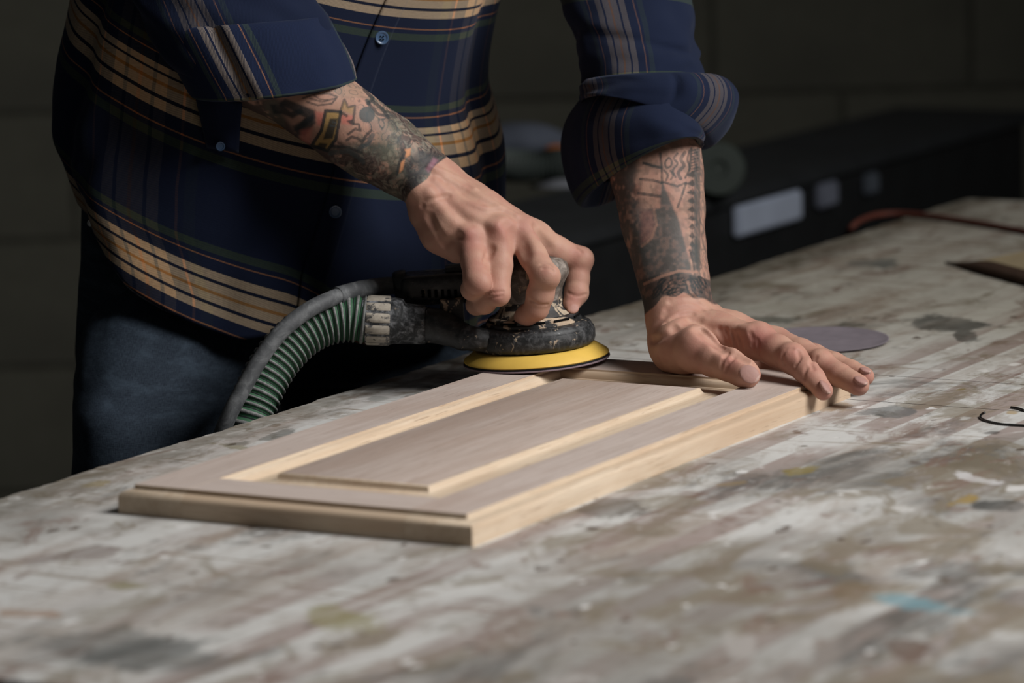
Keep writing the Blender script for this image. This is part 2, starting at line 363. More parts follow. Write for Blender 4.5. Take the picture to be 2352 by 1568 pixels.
def worktop(va, vb):
    # a slab with a slightly chewed rear edge, local metres, top at z = 0; fine grid on top for the marks
    vs = np.linspace(va, vb, max(3, int((vb-va)/5.5))); us = np.concatenate([[0, 2.0], np.arange(8, 1000, 5.5), [1180, u1-u0-1.5]])
    nu = len(us); V = []; CA = []
    for v in vs:
        j = 5.0*mnoise.noise(Vector((v*0.011, 3.3, 0))) + 2.6*mnoise.noise(Vector((v*0.05, 1.3, 0))) + 1.2*mnoise.noise(Vector((v*0.16, 7.3, 0)))
        row = [(u0 + j*max(0, 1-u/60.0) + u, v, -1.6 if k == 0 else 0.0) for k, u in enumerate(us)]
        row += [(u1, v, -1.5), (u1, v, -34.0), (u0+j+1.5, v, -34.0), (u0+j*1.3-0.6, v, -14.0)]
        V += row
    n = nu + 4; V = np.array(V); F = grid_faces(len(vs), n)
    me = bpy.data.meshes.new('top_panel')
    FF = [tuple(f) for f in F] + [tuple(range(n)), tuple(range((len(vs)-1)*n, len(vs)*n))[::-1]]
    me.from_pydata([tuple(q) for q in V*S], [], FF); me.update()
    Cc, A = stain_layers(V[:, 0], V[:, 1])
    ca = me.color_attributes.new('stain', 'FLOAT_COLOR', 'POINT'); ca.data.foreach_set('color', np.concatenate([Cc, A[:, None]], 1).astype(np.float32).ravel())
    bm = bmesh.new(); bm.from_mesh(me); bmesh.ops.recalc_face_normals(bm, faces=bm.faces); bm.to_mesh(me); bm.free()
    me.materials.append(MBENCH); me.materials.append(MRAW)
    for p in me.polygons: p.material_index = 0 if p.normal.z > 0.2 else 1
    o = bpy.data.objects.new('top_panel', me); COL.objects.link(o); o.parent = bench
def grid_faces(m, n, wrap=True):
    i, j = np.meshgrid(np.arange(m-1), np.arange(n if wrap else n-1), indexing='ij'); k = (j+1) % n
    return np.stack([i*n+j, i*n+k, (i+1)*n+k, (i+1)*n+j], -1).reshape(-1, 4)
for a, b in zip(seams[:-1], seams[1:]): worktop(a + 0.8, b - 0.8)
zf = -BENCH_Z
zt = -34*S
for (ua, ub, va, vb) in ((u0+45, u0+75, -440, 1990), (u1-75, u1-45, -440, 1990)):
    box('apron', (S*ua, S*va, zt-0.11), (S*ub, S*vb, zt), MRAW, bench, 0.002)
for va in (-440, 1960): box('apron', (S*(u0+76), S*va, zt-0.11), (S*(u1-76), S*(va+30), zt), MRAW, bench, 0.002)
for ua in (u0+76, u1-176):
    for va in (-409, 1860): box('leg', (S*ua, S*va, zf), (S*(ua+100), S*(va+100), zt), MRAW, bench, 0.004)

# ================================================================ raised panel cabinet door
door = empty('cabinet_door', (0, 0, 0)); door.location = W(0, 0, -T); door.rotation_euler = (0, 0, PSI)
tag(door, 'unfinished maple cabinet door with raised panel lying flat on the workbench', 'cabinet door')
FACE_A, FACE_B, FACE_C = lin(194, 180, 172), lin(182, 167, 158), lin(172, 151, 139)
EDGE_A, EDGE_B, EDGE_C = lin(205, 187, 165), lin(193, 172, 148), lin(176, 148, 122)
MF_Y = m_wood('maple_face_long_grain', FACE_A, FACE_B, FACE_C, 'Y'); MF_X = m_wood('maple_face_cross_grain', FACE_A, FACE_B, FACE_C, 'X', seed=2.0)
MF_P = m_wood('maple_panel_face', lin(188, 173, 164), lin(175, 159, 149), lin(164, 141, 127), 'Y', seed=5.0)
ME_Y = m_wood('maple_profile_long_grain', EDGE_A, EDGE_B, EDGE_C, 'Y', seed=1.0); ME_X = m_wood('maple_profile_cross_grain', EDGE_A, EDGE_B, EDGE_C, 'X', seed=3.0)
UW, VL, E = 309.0, 669.0, 9.8
UL, UR, VN, VF = 51.0, 258.5, 46.0, 612.0
OUT = [(E, -T), (E, -9.6), (9.3, -7.6), (7.8, -6.0), (5.4, -4.8), (2.6, -4.1), (0.35, -3.7), (0.0, -3.2), (0.0, -0.35), (-0.35, 0.0)]
INN = [(0.0, -0.3), (0.3, -1.6), (0.9, -2.0), (2.6, -2.5), (4.2, -4.0), (5.2, -6.2), (5.6, -8.2), (7.2, -8.8), (7.2, -16.0)]
Z = lambda z: S*(z + T)
def stack(bm, rects):
    rows = [[bm.verts.new((S*x, S*y, Z(z))) for x, y in ((a, c), (b, c), (b, d), (a, d))] for (a, b, c, d, z) in rects]
    for p, q in zip(rows[:-1], rows[1:]):
        for i in range(4): bm.faces.new((p[i], p[(i+1) % 4], q[(i+1) % 4], q[i]))
    bm.faces.new(rows[0][::-1]); bm.faces.new(rows[-1])
def prism(bm, prof, axis, a, b):     # prof: (across, z)
    A = []
    for t in (a, b):
        A.append([bm.verts.new((S*p, S*t, Z(z)) if axis == 'v' else (S*t, S*p, Z(z))) for p, z in prof])
    n = len(prof)
    for i in range(n): bm.faces.new((A[0][i], A[0][(i+1) % n], A[1][(i+1) % n], A[1][i]))
    bm.faces.new(A[0]); bm.faces.new(A[1][::-1])
def wood_part(name, bm, mf, me_):
    me = from_bm(name, bm); me.materials.append(mf); me.materials.append(me_)
    for p in me.polygons:
        zc = p.center.z; p.material_index = 0 if (p.normal.z > 0.97 and zc > Z(-0.2)) else 1
    autosmooth(me, 40)
    o = bpy.data.objects.new(name, me); COL.objects.link(o); o.parent = door; return o
bm = bmesh.new(); stack(bm, [(-o, UL, -o, VL+o, z) for o, z in OUT]); prism(bm, [(UL + a, z) for a, z in INN] + [(UL-2, -16)], 'v', VN-2, VF+2); wood_part('stile', bm, MF_Y, ME_Y)
bm = bmesh.new(); stack(bm, [(UR, UW+o, -o, VL+o, z) for o, z in OUT]); prism(bm, [(UR - a, z) for a, z in INN] + [(UR+2, -16)], 'v', VN-2, VF+2); wood_part('stile', bm, MF_Y, ME_Y)
g = 0.25
bm = bmesh.new(); stack(bm, [(UL+g, UR-g, -o, VN, z-0.05) for o, z in OUT]); prism(bm, [(VN + a, z) for a, z in INN] + [(VN-2, -16)], 'u', UL+g, UR-g); wood_part('rail', bm, MF_X, ME_X)
bm = bmesh.new(); stack(bm, [(UL+g, UR-g, VF, VL+o, z-0.05) for o, z in OUT]); prism(bm, [(VF - a, z) for a, z in INN] + [(VF+2, -16)], 'u', UL+g, UR-g); wood_part('rail', bm, MF_X, ME_X)
PR = [(56.6, -16.5), (56.6, -9.2), (66.0, -8.2), (74.0, -7.1), (79.5, -6.3), (81.4, -5.6), (82.6, -4.3), (83.2, -2.6), (83.7, -1.0), (84.5, -0.3), (85.4, 0.0)]
bm = bmesh.new()
def prect(o, z):
    k = (o - 56.6)/(85.4 - 56.6)
    return (o, UW - o, 51.6 + k*(85.0-51.6), 606.5 - k*(606.5-558.0), z)
stack(bm, [prect(o, z) for o, z in PR]); wood_part('raised_panel', bm, MF_P, ME_Y)
# ================================================================ lofted tubes and lathes
def lathe_bm(prof, n=96):
    bm = bmesh.new(); rows = []
    for r, z in prof:
        if r < 1e-6: rows.append([bm.verts.new((0, 0, S*z))])
        else: rows.append([bm.verts.new((S*r*math.cos(2*math.pi*i/n), S*r*math.sin(2*math.pi*i/n), S*z)) for i in range(n)])
    for a, b in zip(rows[:-1], rows[1:]):
        for i in range(n):
            j = (i+1) % n
            if len(a) == 1 and len(b) == 1: continue
            if len(a) == 1: bm.faces.new((a[0], b[j], b[i]))
            elif len(b) == 1: bm.faces.new((a[i], a[j], b[0]))
            else: bm.faces.new((a[i], a[j], b[j], b[i]))
    return bm
def lathe(name, prof, mat, parent, n=96, ang=38):
    me = autosmooth(from_bm(name, lathe_bm(prof, n)), ang); return link(name, me, mat, parent, world=False)
def catmull(P, n):
    P = [np.asarray(p, float) for p in P]; P = [2*P[0]-P[1]] + P + [2*P[-1]-P[-2]]
    out = []
    segs = len(P)-3
    for i in range(n):
        t = i/(n-1)*segs; k = min(int(t), segs-1); t -= k
        a, b, c, d = P[k:k+4]
        out.append(0.5*((2*b) + (c-a)*t + (2*a-5*b+4*c-d)*t*t + (3*b-a-3*c+d)*t**3))
    return np.array(out)
def tube_verts(C, R, n=24):            # C (m,3) world metres, R (m,) metres
    C = np.asarray(C, float); m = len(C)
    Tn = np.gradient(C, axis=0); Tn /= np.linalg.norm(Tn, axis=1)[:, None]
    nrm = np.cross(Tn[0], [0.2, 0.9, 0.3]); nrm /= np.linalg.norm(nrm)
    V = np.zeros((m, n, 3)); a = np.arange(n)*2*math.pi/n
    for i in range(m):
        nrm = nrm - Tn[i]*np.dot(nrm, Tn[i]); nrm /= np.linalg.norm(nrm); b = np.cross(Tn[i], nrm)
        V[i] = C[i] + R[i]*(np.cos(a)[:, None]*nrm + np.sin(a)[:, None]*b)
    return V
def grid_faces(m, n, wrap=True):
    i, j = np.meshgrid(np.arange(m-1), np.arange(n if wrap else n-1), indexing='ij'); k = (j+1) % n
    return np.stack([i*n+j, i*n+k, (i+1)*n+k, (i+1)*n+j], -1).reshape(-1, 4)
def tube(name, C, R, mat, parent, n=24, caps=True, world=True):
    V = tube_verts(C, R, n); m = len(V)
    vs = V.reshape(-1, 3); F = [tuple(f) for f in grid_faces(m, n)]
    if caps: F += [tuple(range(n))[::-1], tuple(range((m-1)*n, m*n))]
    me = mesh_py(name, vs, F); autosmooth(me, 50)
    return link(name, me, mat, parent, world=world)
def pxtube(name, pts, mat, parent, n=24, samples=40, caps=True):   # pts (px, py, d, radius in photo pixels)
    C = catmull([np.array(at(p[0], p[1], p[2])) for p in pts], samples)
    R = catmull([np.array([S*p[3]*p[2]/FPX]*3) for p in pts], samples)[:, 0]
    return tube(name, C, R, mat, parent, n, caps)

# ================================================================ random orbital sander
MT_BLACK = m_tool('scuffed_black_plastic', dust=(0.20, 0.20, 0.20, 1), dustamt=0.28, crustamt=0.16, sc_=60, rough=0.28)
MT_RING = m_tool('dusty_black_rubber', base=(0.013, 0.014, 0.015, 1), dust=(0.12, 0.12, 0.125, 1), dustamt=0.7, crustamt=0.30, sc_=110, rough=0.36)
MT_CRUST = m_tool('filler_crusted_plastic', base=(0.018, 0.017, 0.017, 1), dust=(0.12, 0.10, 0.085, 1), crust=(0.46, 0.37, 0.27, 1), dustamt=0.6, crustamt=0.86, sc_=80, rough=0.5)
MT_FLANGE = m_tool('filler_spotted_flange', dust=(0.10, 0.10, 0.10, 1), crust=(0.55, 0.42, 0.30, 1), dustamt=0.4, crustamt=0.62, sc_=70)
MT_GRIP = m_tool('dusty_knob_grip', base=(0.085, 0.068, 0.055, 1), dust=(0.36, 0.31, 0.27, 1), crust=(0.40, 0.30, 0.21, 1), dustamt=0.9, crustamt=0.55, sc_=60, rough=0.6)
MT_PAD = m_tool('beige_crusted_grip', base=(0.06, 0.06, 0.06, 1), dust=(0.40, 0.36, 0.31, 1), crust=(0.46, 0.41, 0.34, 1), dustamt=0.95, crustamt=1.0, sc_=90, rough=0.7)
MT_CONE = m_tool('chalky_black_connector', base=(0.013, 0.015, 0.017, 1), dust=(0.34, 0.35, 0.37, 1), dustamt=0.85, crustamt=0.16, sc_=90, rough=0.5)
MT_CABLE = m_tool('dusty_rubber_cable', base=(0.05, 0.053, 0.057, 1), dust=(0.17, 0.175, 0.18, 1), dustamt=0.8, crustamt=0.0, sc_=40, rough=0.6)
M_YELLOW = m_simple('yellow_foam_pad', (0.70, 0.45, 0.085, 1), 0.6, 0.3, 0.06, 40)
M_DARKFOAM = m_simple('black_hook_layer', (0.012, 0.013, 0.015, 1), 0.8, 0.2)
M_ABRASIVE = m_simple('purple_grey_abrasive', (0.20, 0.145, 0.165, 1), 0.75, 0.3, 0.12, 200)
M_SLOT = m_simple('vent_black', (0.003, 0.003, 0.003, 1), 0.9, 0.1)
sander = empty('orbital_sander', W(20.0, 626.5, 2.2)); sander.rotation_euler = (0, math.radians(-2.9), 0)
tag(sander, 'black orbital sander with yellow pad, crusted with dried filler, held on the cabinet door', 'sander')
lathe('abrasive_disc', [(0, 0), (69.0, 0), (69.3, 0.6), (69.0, 1.5), (0, 1.5)], M_ABRASIVE, sander)
pad = lathe('backing_pad', [(0, 3.2), (67.8, 3.2), (68.6, 4.2), (68.0, 5.6), (57.6, 12.6), (55.5, 13.4), (0, 13.4)], M_YELLOW, sander)
lathe('hook_layer', [(0, 1.5), (68.2, 1.5), (68.4, 3.2), (0, 3.2)], M_DARKFOAM, sander)
lathe('shroud', [(30, 14.2), (50, 14.0), (53.6, 14.5), (55.8, 16.4), (56.9, 20), (57.0, 26), (56.0, 29.6), (54.9, 30.4), (54.7, 31.2), (53.6, 33.6), (50.5, 35.4), (46, 36.4), (42, 36.6)], MT_RING, sander)
lathe('flange', [(44.5, 36.0), (45.2, 36.8), (45.0, 39.0), (43.4, 39.8), (42.6, 40.0), (42.6, 42.4), (41.4, 43.6), (38.0, 44.4), (34, 45.5)], MT_FLANGE, sander)
lathe('motor_neck', [(38.0, 44.0), (36.4, 46.0), (32.0, 49.6), (29.6, 53.6), (28.6, 58.0)], MT_CRUST, sander)
lathe('grip_knob', [(28.2, 57.5), (29.0, 58.2), (28.6, 62.0), (29.6, 68.0), (33.2, 75.0), (36.2, 80.0), (36.8, 85.0), (35.2, 91.0), (30.4, 95.6), (21, 98.4), (0, 99.8)], MT_GRIP, sander)
for k in range(9):
    a = math.radians(-160 + 36*k); r = 42.6
    o = box('vent_slot', (-S*9, -S*0.5, -S*1.1), (S*9, S*0.8, S*1.1), M_SLOT, sander, S*0.3); o.location = (S*r*math.cos(a), S*r*math.sin(a), S*41.4); o.rotation_euler = (0, 0, a + math.pi/2)
pxtube('dust_duct', [(1160, 786, 3590, 18), (1128, 783, 3580, 24), (1098, 779, 3577, 28), (1064, 774, 3581, 30)], MT_RING, sander)
pxtube('outlet_adapter', [(1070, 774, 3584, 28), (1066, 774, 3584, 32), (1052, 768, 3586, 33), (1030, 758, 3588, 37), (1004, 749, 3590, 40), (972, 745, 3592, 41)], MT_BLACK, sander)
def pxbox(name, x0, x1, y0, y1, d, hd, mat, parent, bev=4.0, seg=3, tilt=0.0):
    c = at((x0+x1)/2, (y0+y1)/2, d); k = S*d/FPX
    bm = bmesh.new(); box_bm(bm, (-k*(x1-x0)/2, -S*hd, -k*(y1-y0)/2), (k*(x1-x0)/2, S*hd, k*(y1-y0)/2), S*bev, seg)
    me = autosmooth(from_bm(name, bm), 50)
    bmR = Matrix.Translation(c) @ Matrix.Rotation(math.radians(tilt), 4, 'Y')
    me.transform(bmR); return link(name, me, mat, parent)
hs = pxbox('rear_housing', 922, 1200, 620, 690, 3632, 24, MT_BLACK, sander, 9, 4, -2.0)
pxbox('switch_paddle', 1022, 1200, 604, 624, 3632, 12, MT_BLACK, sander, 3, 2, -2.0)
pxbox('bracket', 1012, 1066, 684, 764, 3608, 10, MT_FLANGE, sander, 2, 2, -2.0)
for k in range(7):
    pxbox('vent_slot', 968 + 15*k, 975 + 15*k, 665, 683, 3609, 2.2, M_SLOT, sander, 0.5, 1, -2.0)
pxtube('cable_gland', [(934, 655, 3632, 36), (924, 656, 3632, 37), (912, 657, 3632, 35), (905, 658, 3632, 30)], MT_BLACK, sander)
pxtube('strain_relief', [(910, 655, 3630, 20), (870, 658, 3622, 20.5), (820, 667, 3600, 21), (773, 680, 3578, 21.5)], MT_CABLE, sander)
pxtube('power_cable', [(790, 675, 3585, 17), (765, 684, 3573, 18.5), (705, 714, 3552, 19), (645, 763, 3538, 19), (598, 824, 3530, 19), (558, 893, 3524, 19), (528, 950, 3522, 19), (502, 1015, 3530, 19), (480, 1100, 3545, 19), (460, 1300, 3580, 19), (440, 1900, 3640, 19), (300, 2400, 3700, 19)], MT_CABLE, sander, 20, 90)

# ================================================================ corrugated extraction hose
hose = empty('vacuum_hose', at(836, 735, 3592)); tag(hose, 'ribbed green and grey extraction hose plugged into the sander', 'hose')
M_RIB = m_tool('grey_hose_rib', base=(0.11, 0.112, 0.11, 1), dust=(0.30, 0.30, 0.29, 1), dustamt=0.8, crustamt=0.0, sc_=160, rough=0.65)
M_GREEN = m_tool('green_hose_wall', base=(0.012, 0.066, 0.028, 1), dust=(0.05, 0.12, 0.06, 1), dustamt=0.6, crustamt=0.0, sc_=160, rough=0.6)
HP = [(840, 735, 3592), (795, 731, 3591), (742, 741, 3587), (692, 768, 3580), (648, 811, 3572), (612, 864, 3563), (585, 922, 3555), (566, 985, 3550), (556, 1060, 3560), (556, 1250, 3590), (580, 1700, 3640), (700, 2300, 3700)]
HC = catmull([np.array(at(*p)) for p in HP], 1600)
seg = np.linalg.norm(np.diff(HC, axis=0), axis=1); L = np.concatenate([[0], np.cumsum(seg)])
pitch = S*7.15; nr = int(L[-1]/pitch); per = 8
ss = np.arange(0, nr*per)/per*pitch; C = np.stack([np.interp(ss, L, HC[:, k]) for k in range(3)], 1)
ph = np.array([0.0, 0.55, 1.0, 1.0, 0.55, 0.0, -0.1, -0.1]); rad = S*(20.4 + 2.3*ph[np.arange(len(ss)) % per])
V = tube_verts(C, rad, 40); F = grid_faces(len(ss), 40)
me = mesh_np('corrugated_tube', V.reshape(-1, 3), F); me.materials.append(M_RIB); me.materials.append(M_GREEN); me.materials.append(M_DARKFOAM)
ring = np.repeat(np.arange(len(ss)-1), 40) % per
me.polygons.foreach_set('material_index', np.array([1, 0, 0, 0, 1, 1, 2, 1], dtype=np.int32)[ring]); me.update()
link('corrugated_tube', me, [], hose)
pxtube('hose_connector', [(976, 745, 3592, 40.5), (974, 745, 3592, 45), (950, 744, 3592, 46), (925, 742, 3592, 48), (912, 739, 3592, 53), (904, 737, 3592, 54.5), (880, 736, 3592, 54.5), (842, 735, 3592, 54), (836, 735, 3592, 50)], MT_CONE, hose, 40)
# moulded grip pads around the collar
a0 = np.array(at(900, 737, 3592)); a1 = np.array(at(839, 734.5, 3592)); ax = Vector(a1-a0).normalized()
e1 = ax.cross(Vector((0, 1, 0))).normalized(); e2 = ax.cross(e1)
npad = 12; rr = S*54.0*3592/FPX
for k in range(npad):
    bm = bmesh.new(); vs = []
    for s_ in (0.04, 0.10, 0.90, 0.96):
        row = []
        for q in range(7):
            a = 2*math.pi*(k + 0.10 + 0.80*q/6)/npad
            lift = 0.0 if (s_ in (0.04, 0.96) or q in (0, 6)) else S*1.5
            p = Vector(a0) + (Vector(a1-a0))*s_ + (rr + lift)*(math.cos(a)*e1 + math.sin(a)*e2)
            row.append(bm.verts.new(p))
        vs.append(row)
    for i in range(3):
        for q in range(6): bm.faces.new((vs[i][q], vs[i][q+1], vs[i+1][q+1], vs[i+1][q]))
    link('grip_pad', from_bm('grip_pad', bm), MT_PAD, hose)
# ================================================================ skin: distance-field bodies
def vnoise(P, seed=0):                # cheap vector value noise, P (n,3)
    P = np.asarray(P, float); i = np.floor(P).astype(np.int64); f = P - i; f = f*f*(3-2*f)
    def h(a, b, c):
        n = (a*374761393 + b*668265263 + c*2147483647 + seed*974711) & 0xffffffff
        n = ((n ^ (n >> 13))*1274126177) & 0xffffffff
        return ((n ^ (n >> 16)) & 0xffff)/65535.0
    out = 0
    for dx in (0, 1):
        for dy in (0, 1):
            for dz in (0, 1):
                w = (f[:, 0] if dx else 1-f[:, 0])*(f[:, 1] if dy else 1-f[:, 1])*(f[:, 2] if dz else 1-f[:, 2])
                out = out + w*h(i[:, 0]+dx, i[:, 1]+dy, i[:, 2]+dz)
    return out
def sstep(a, b, x):
    t = np.clip((x-a)/(b-a), 0, 1); return t*t*(3-2*t)
class Field:
    def __init__(s, lo, hi, h):
        s.lo = np.array(lo, float); s.h = h; s.n = np.ceil((np.array(hi)-s.lo)/h).astype(int)+1
        s.f = np.full(tuple(s.n), 60.0, dtype=np.float32)
    def sub(s, lo, hi):
        a = np.clip(np.floor((np.array(lo)-s.lo)/s.h).astype(int), 0, s.n); b = np.clip(np.ceil((np.array(hi)-s.lo)/s.h).astype(int)+1, 0, s.n)
        if np.any(b <= a): return None
        sl = tuple(slice(a[k], b[k]) for k in range(3))
        ax = [(s.lo[k] + s.h*np.arange(a[k], b[k])).astype(np.float32) for k in range(3)]
        return sl, ax[0][:, None, None], ax[1][None, :, None], ax[2][None, None, :]
    def comb(s, sl, d, k, cut):
        f = s.f[sl]
        if cut: d = -d; a = np.maximum(f, d); q = np.maximum(k-np.abs(f-d), 0)/k; s.f[sl] = a + q*q*k*0.25
        else: a = np.minimum(f, d); q = np.maximum(k-np.abs(f-d), 0)/k; s.f[sl] = a - q*q*k*0.25
    def cone(s, a, b, ra, rb, k=4.0, cut=False):
        a = np.asarray(a, float); b = np.asarray(b, float); m = max(ra, rb)+k+3*s.h+1
        r = s.sub(np.minimum(a, b)-m, np.maximum(a, b)+m)
        if r is None: return
        sl, x, y, z = r; ba = (b-a); L2 = float(ba@ba)+1e-9
        t = np.clip(((x-a[0])*ba[0] + (y-a[1])*ba[1] + (z-a[2])*ba[2])/L2, 0, 1)
        d = np.sqrt((x-a[0]-t*ba[0])**2 + (y-a[1]-t*ba[1])**2 + (z-a[2]-t*ba[2])**2) - (ra + (rb-ra)*t)
        s.comb(sl, d.astype(np.float32), k, cut)
    def poly(s, P, R, k, cut):          # a run of capsules joined first, blended once
        P = [np.asarray(q, float) for q in P]; m = max(R)+k+3*s.h+1
        r = s.sub(np.min(P, 0)-m, np.max(P, 0)+m)
        if r is None or len(P) < 2: return
        sl, x, y, z = r; D = None
        for a, b, ra, rb in zip(P[:-1], P[1:], R[:-1], R[1:]):
            ba = b-a; L2 = float(ba@ba)+1e-9; t = np.clip(((x-a[0])*ba[0] + (y-a[1])*ba[1] + (z-a[2])*ba[2])/L2, 0, 1)
            d = np.sqrt((x-a[0]-t*ba[0])**2 + (y-a[1]-t*ba[1])**2 + (z-a[2]-t*ba[2])**2) - (ra + (rb-ra)*t); D = d if D is None else np.minimum(D, d)
        s.comb(sl, D.astype(np.float32), k, cut)
    def ell(s, c, axes, rad, k=4.0, cut=False):
        c = np.asarray(c, float); A = np.asarray(axes, float); m = max(rad)+k+3*s.h+1
        r = s.sub(c-m, c+m)
        if r is None: return
        sl, x, y, z = r; X, Y, Z_ = x-c[0], y-c[1], z-c[2]; q = 0
        for i in range(3): q = q + ((X*A[i][0]+Y*A[i][1]+Z_*A[i][2])/rad[i])**2
        q = np.sqrt(q)+1e-6; d = (q-1)*min(rad)*np.where(q < 1, 1, 1.0)
        s.comb(sl, d.astype(np.float32), k, cut)
    def mesh(s):
        f = s.f; n = s.n; ins = f < 0
        cs = np.zeros(tuple(n-1), dtype=np.int8)
        for dx in (0, 1):
            for dy in (0, 1):
                for dz in (0, 1): cs += ins[dx:n[0]-1+dx, dy:n[1]-1+dy, dz:n[2]-1+dz]
        act = (cs > 0) & (cs < 8); idx = np.full(act.shape, -1, dtype=np.int64); I = np.argwhere(act); idx[act] = np.arange(len(I))
        acc = np.zeros((len(I), 3)); cnt = np.zeros(len(I))
        cor = [(a, b, c) for a in (0, 1) for b in (0, 1) for c in (0, 1)]
        g = {q: f[I[:, 0]+q[0], I[:, 1]+q[1], I[:, 2]+q[2]] for q in cor}
        for q in cor:
            for k in range(3):
                if q[k] == 0:
                    p = list(q); p[k] = 1; p = tuple(p); a, b = g[q], g[p]; cr_ = (a < 0) != (b < 0)
                    t = np.where(cr_, a/np.where(cr_, a-b, 1), 0)
                    for m_ in range(3):
                        acc[:, m_] += np.where(cr_, q[m_] + (t if m_ == k else 0), 0)
                    cnt += cr_
        V = s.lo + s.h*(I + acc/cnt[:, None])
        Fs = []
        for k in range(3):
            u_, v_ = (k+1) % 3, (k+2) % 3
            sa = [slice(None)]*3; sb = [slice(None)]*3; sa[k] = slice(0, n[k]-1); sb[k] = slice(1, n[k])
            A, B = ins[tuple(sa)], ins[tuple(sb)]; E_ = np.argwhere(A != B)
            E_ = E_[(E_[:, u_] > 0) & (E_[:, v_] > 0) & (E_[:, u_] < n[u_]-1) & (E_[:, v_] < n[v_]-1)]
            def cell(du, dv):
                Q = E_.copy(); Q[:, u_] += du; Q[:, v_] += dv; return idx[Q[:, 0], Q[:, 1], Q[:, 2]]
            q = np.stack([cell(-1, -1), cell(0, -1), cell(0, 0), cell(-1, 0)], 1)
            fl_ = A[E_[:, 0], E_[:, 1], E_[:, 2]]
            q[~fl_] = q[~fl_][:, ::-1]; Fs.append(q)
        return V, np.concatenate(Fs)
def rp(r, d): return r*d/FPX
class Limb(Field):
    """joints given as (px, py, d, radius px)"""
    def j(s, a, b, k=4.0, cut=False):
        s.cone(cc(*a[:3]), cc(*b[:3]), rp(a[3], a[2]), rp(b[3], b[2]), k, cut)
    def chain(s, P, k=4.0, cut=False):
        for a, b in zip(P[:-1], P[1:]): s.j(a, b, k, cut)
    def sd(s, px, py):
        """distance along the line of sight at which the skin starts"""
        dd = np.arange(s.lo[2], s.lo[2] + s.h*(s.n[2]-1), 0.4); Q = np.stack([dd*(px-1176.0)/FPX, dd*(py-784.0)/FPX, dd], 1)
        g = (Q - s.lo)/s.h; i = np.floor(g).astype(int); ok = np.all((i >= 0) & (i < s.n-1), 1); i = np.clip(i, 0, s.n-2); w = g - i; val = 0
        for a in (0, 1):
            for b in (0, 1):
                for c in (0, 1): val = val + s.f[i[:, 0]+a, i[:, 1]+b, i[:, 2]+c]*(w[:, 0] if a else 1-w[:, 0])*(w[:, 1] if b else 1-w[:, 1])*(w[:, 2] if c else 1-w[:, 2])
        hit = np.nonzero(ok & (val < 0))[0]
        return dd[hit[0]] if len(hit) else None
    def dense(s, pts):
        return [tuple(q) for q in catmull([np.array([a, b, 0.0]) for a, b in pts], 4*len(pts))[:, :2]]
    def groove(s, pts, r, depth, k=2.0):
        P = []; pts = s.dense(pts)
        for px, py in pts:
            d = s.sd(px, py)
            if d is not None: P.append(cc(px, py, d - (rp(r, d) - depth)))
        s.poly(P, [rp(r, q[2]) for q in P], k, True)
    def ridge(s, pts, r, hgt, k=4.0):
        P = []; pts = s.dense(pts)
        for px, py in pts:
            d = s.sd(px, py)
            if d is not None: P.append(cc(px, py, d + rp(r, d) - hgt))
        s.poly(P, [rp(r, q[2]) for q in P], k, False)
    def swell(s, px, py, r, hgt, k=6.0):
        d = s.sd(px, py)
        if d is not None: s.cone(cc(px, py, d + rp(r, d) - hgt), cc(px+1, py, d + rp(r, d) - hgt), rp(r, d), rp(r, d), k)
def bounds(P, pad):
    Q = np.array([cc(*p) for p in P]); return Q.min(0)-pad, Q.max(0)+pad
def surf(V, F):
    # vertex normals (camera frame)
    n = np.zeros_like(V); a, b, c, d = (V[F[:, i]] for i in range(4)); fn = np.cross(c-a, d-b)
    for i in range(4): np.add.at(n, F[:, i], fn)
    return n/(np.linalg.norm(n, axis=1)[:, None]+1e-9)
def proj(V): return 1176+FPX*V[:, 0]/V[:, 2], 784+FPX*V[:, 1]/V[:, 2]

# ---------------- right arm: hand closed over the sander knob
lo, hi = bounds([(430, 60, 3500), (1400, 770, 3700)], 14)
RA = Limb(lo, hi, 1.05)
RA.chain([(500, 110, 3585, 96), (610, 165, 3580, 88), (728, 236, 3580, 86), (800, 290, 3580, 85), (860, 333, 3582, 81), (925, 377, 3584, 70), (975, 410, 3586, 62)], 10)
RA.chain([(700, 190, 3600, 70), (900, 330, 3606, 58), (1000, 400, 3600, 44)], 12)
RA.j((962, 436, 3562, 34), (985, 452, 3562, 34), 10)                      # head of the ulna
# carpus and metacarpals
RA.chain([(975, 412, 3588, 60), (1005, 440, 3588, 56)], 10)
RA.chain([(985, 470, 3574, 44), (1030, 520, 3562, 42), (1082, 552, 3553, 33)], 11)
RA.chain([(1005, 450, 3582, 46), (1090, 500, 3566, 40), (1146, 535, 3556, 35)], 11)
RA.chain([(1020, 432, 3590, 44), (1110, 478, 3580, 40), (1194, 533, 3570, 36)], 11)
RA.chain([(1030, 420, 3602, 40), (1085, 462, 3600, 39), (1160, 513, 3596, 38), (1225, 547, 3590, 39)], 11)
RA.chain([(1040, 478, 3584, 46), (1130, 512, 3580, 41), (1185, 540, 3586, 36)], 13)
RA.chain([(1082, 556, 3560, 30), (1146, 542, 3563, 33), (1196, 542, 3574, 35), (1228, 552, 3594, 35)], 12)
RA.chain([(985, 495, 3576, 42), (1008, 540, 3572, 36), (1050, 575, 3566, 30)], 11)     # edge of the hand
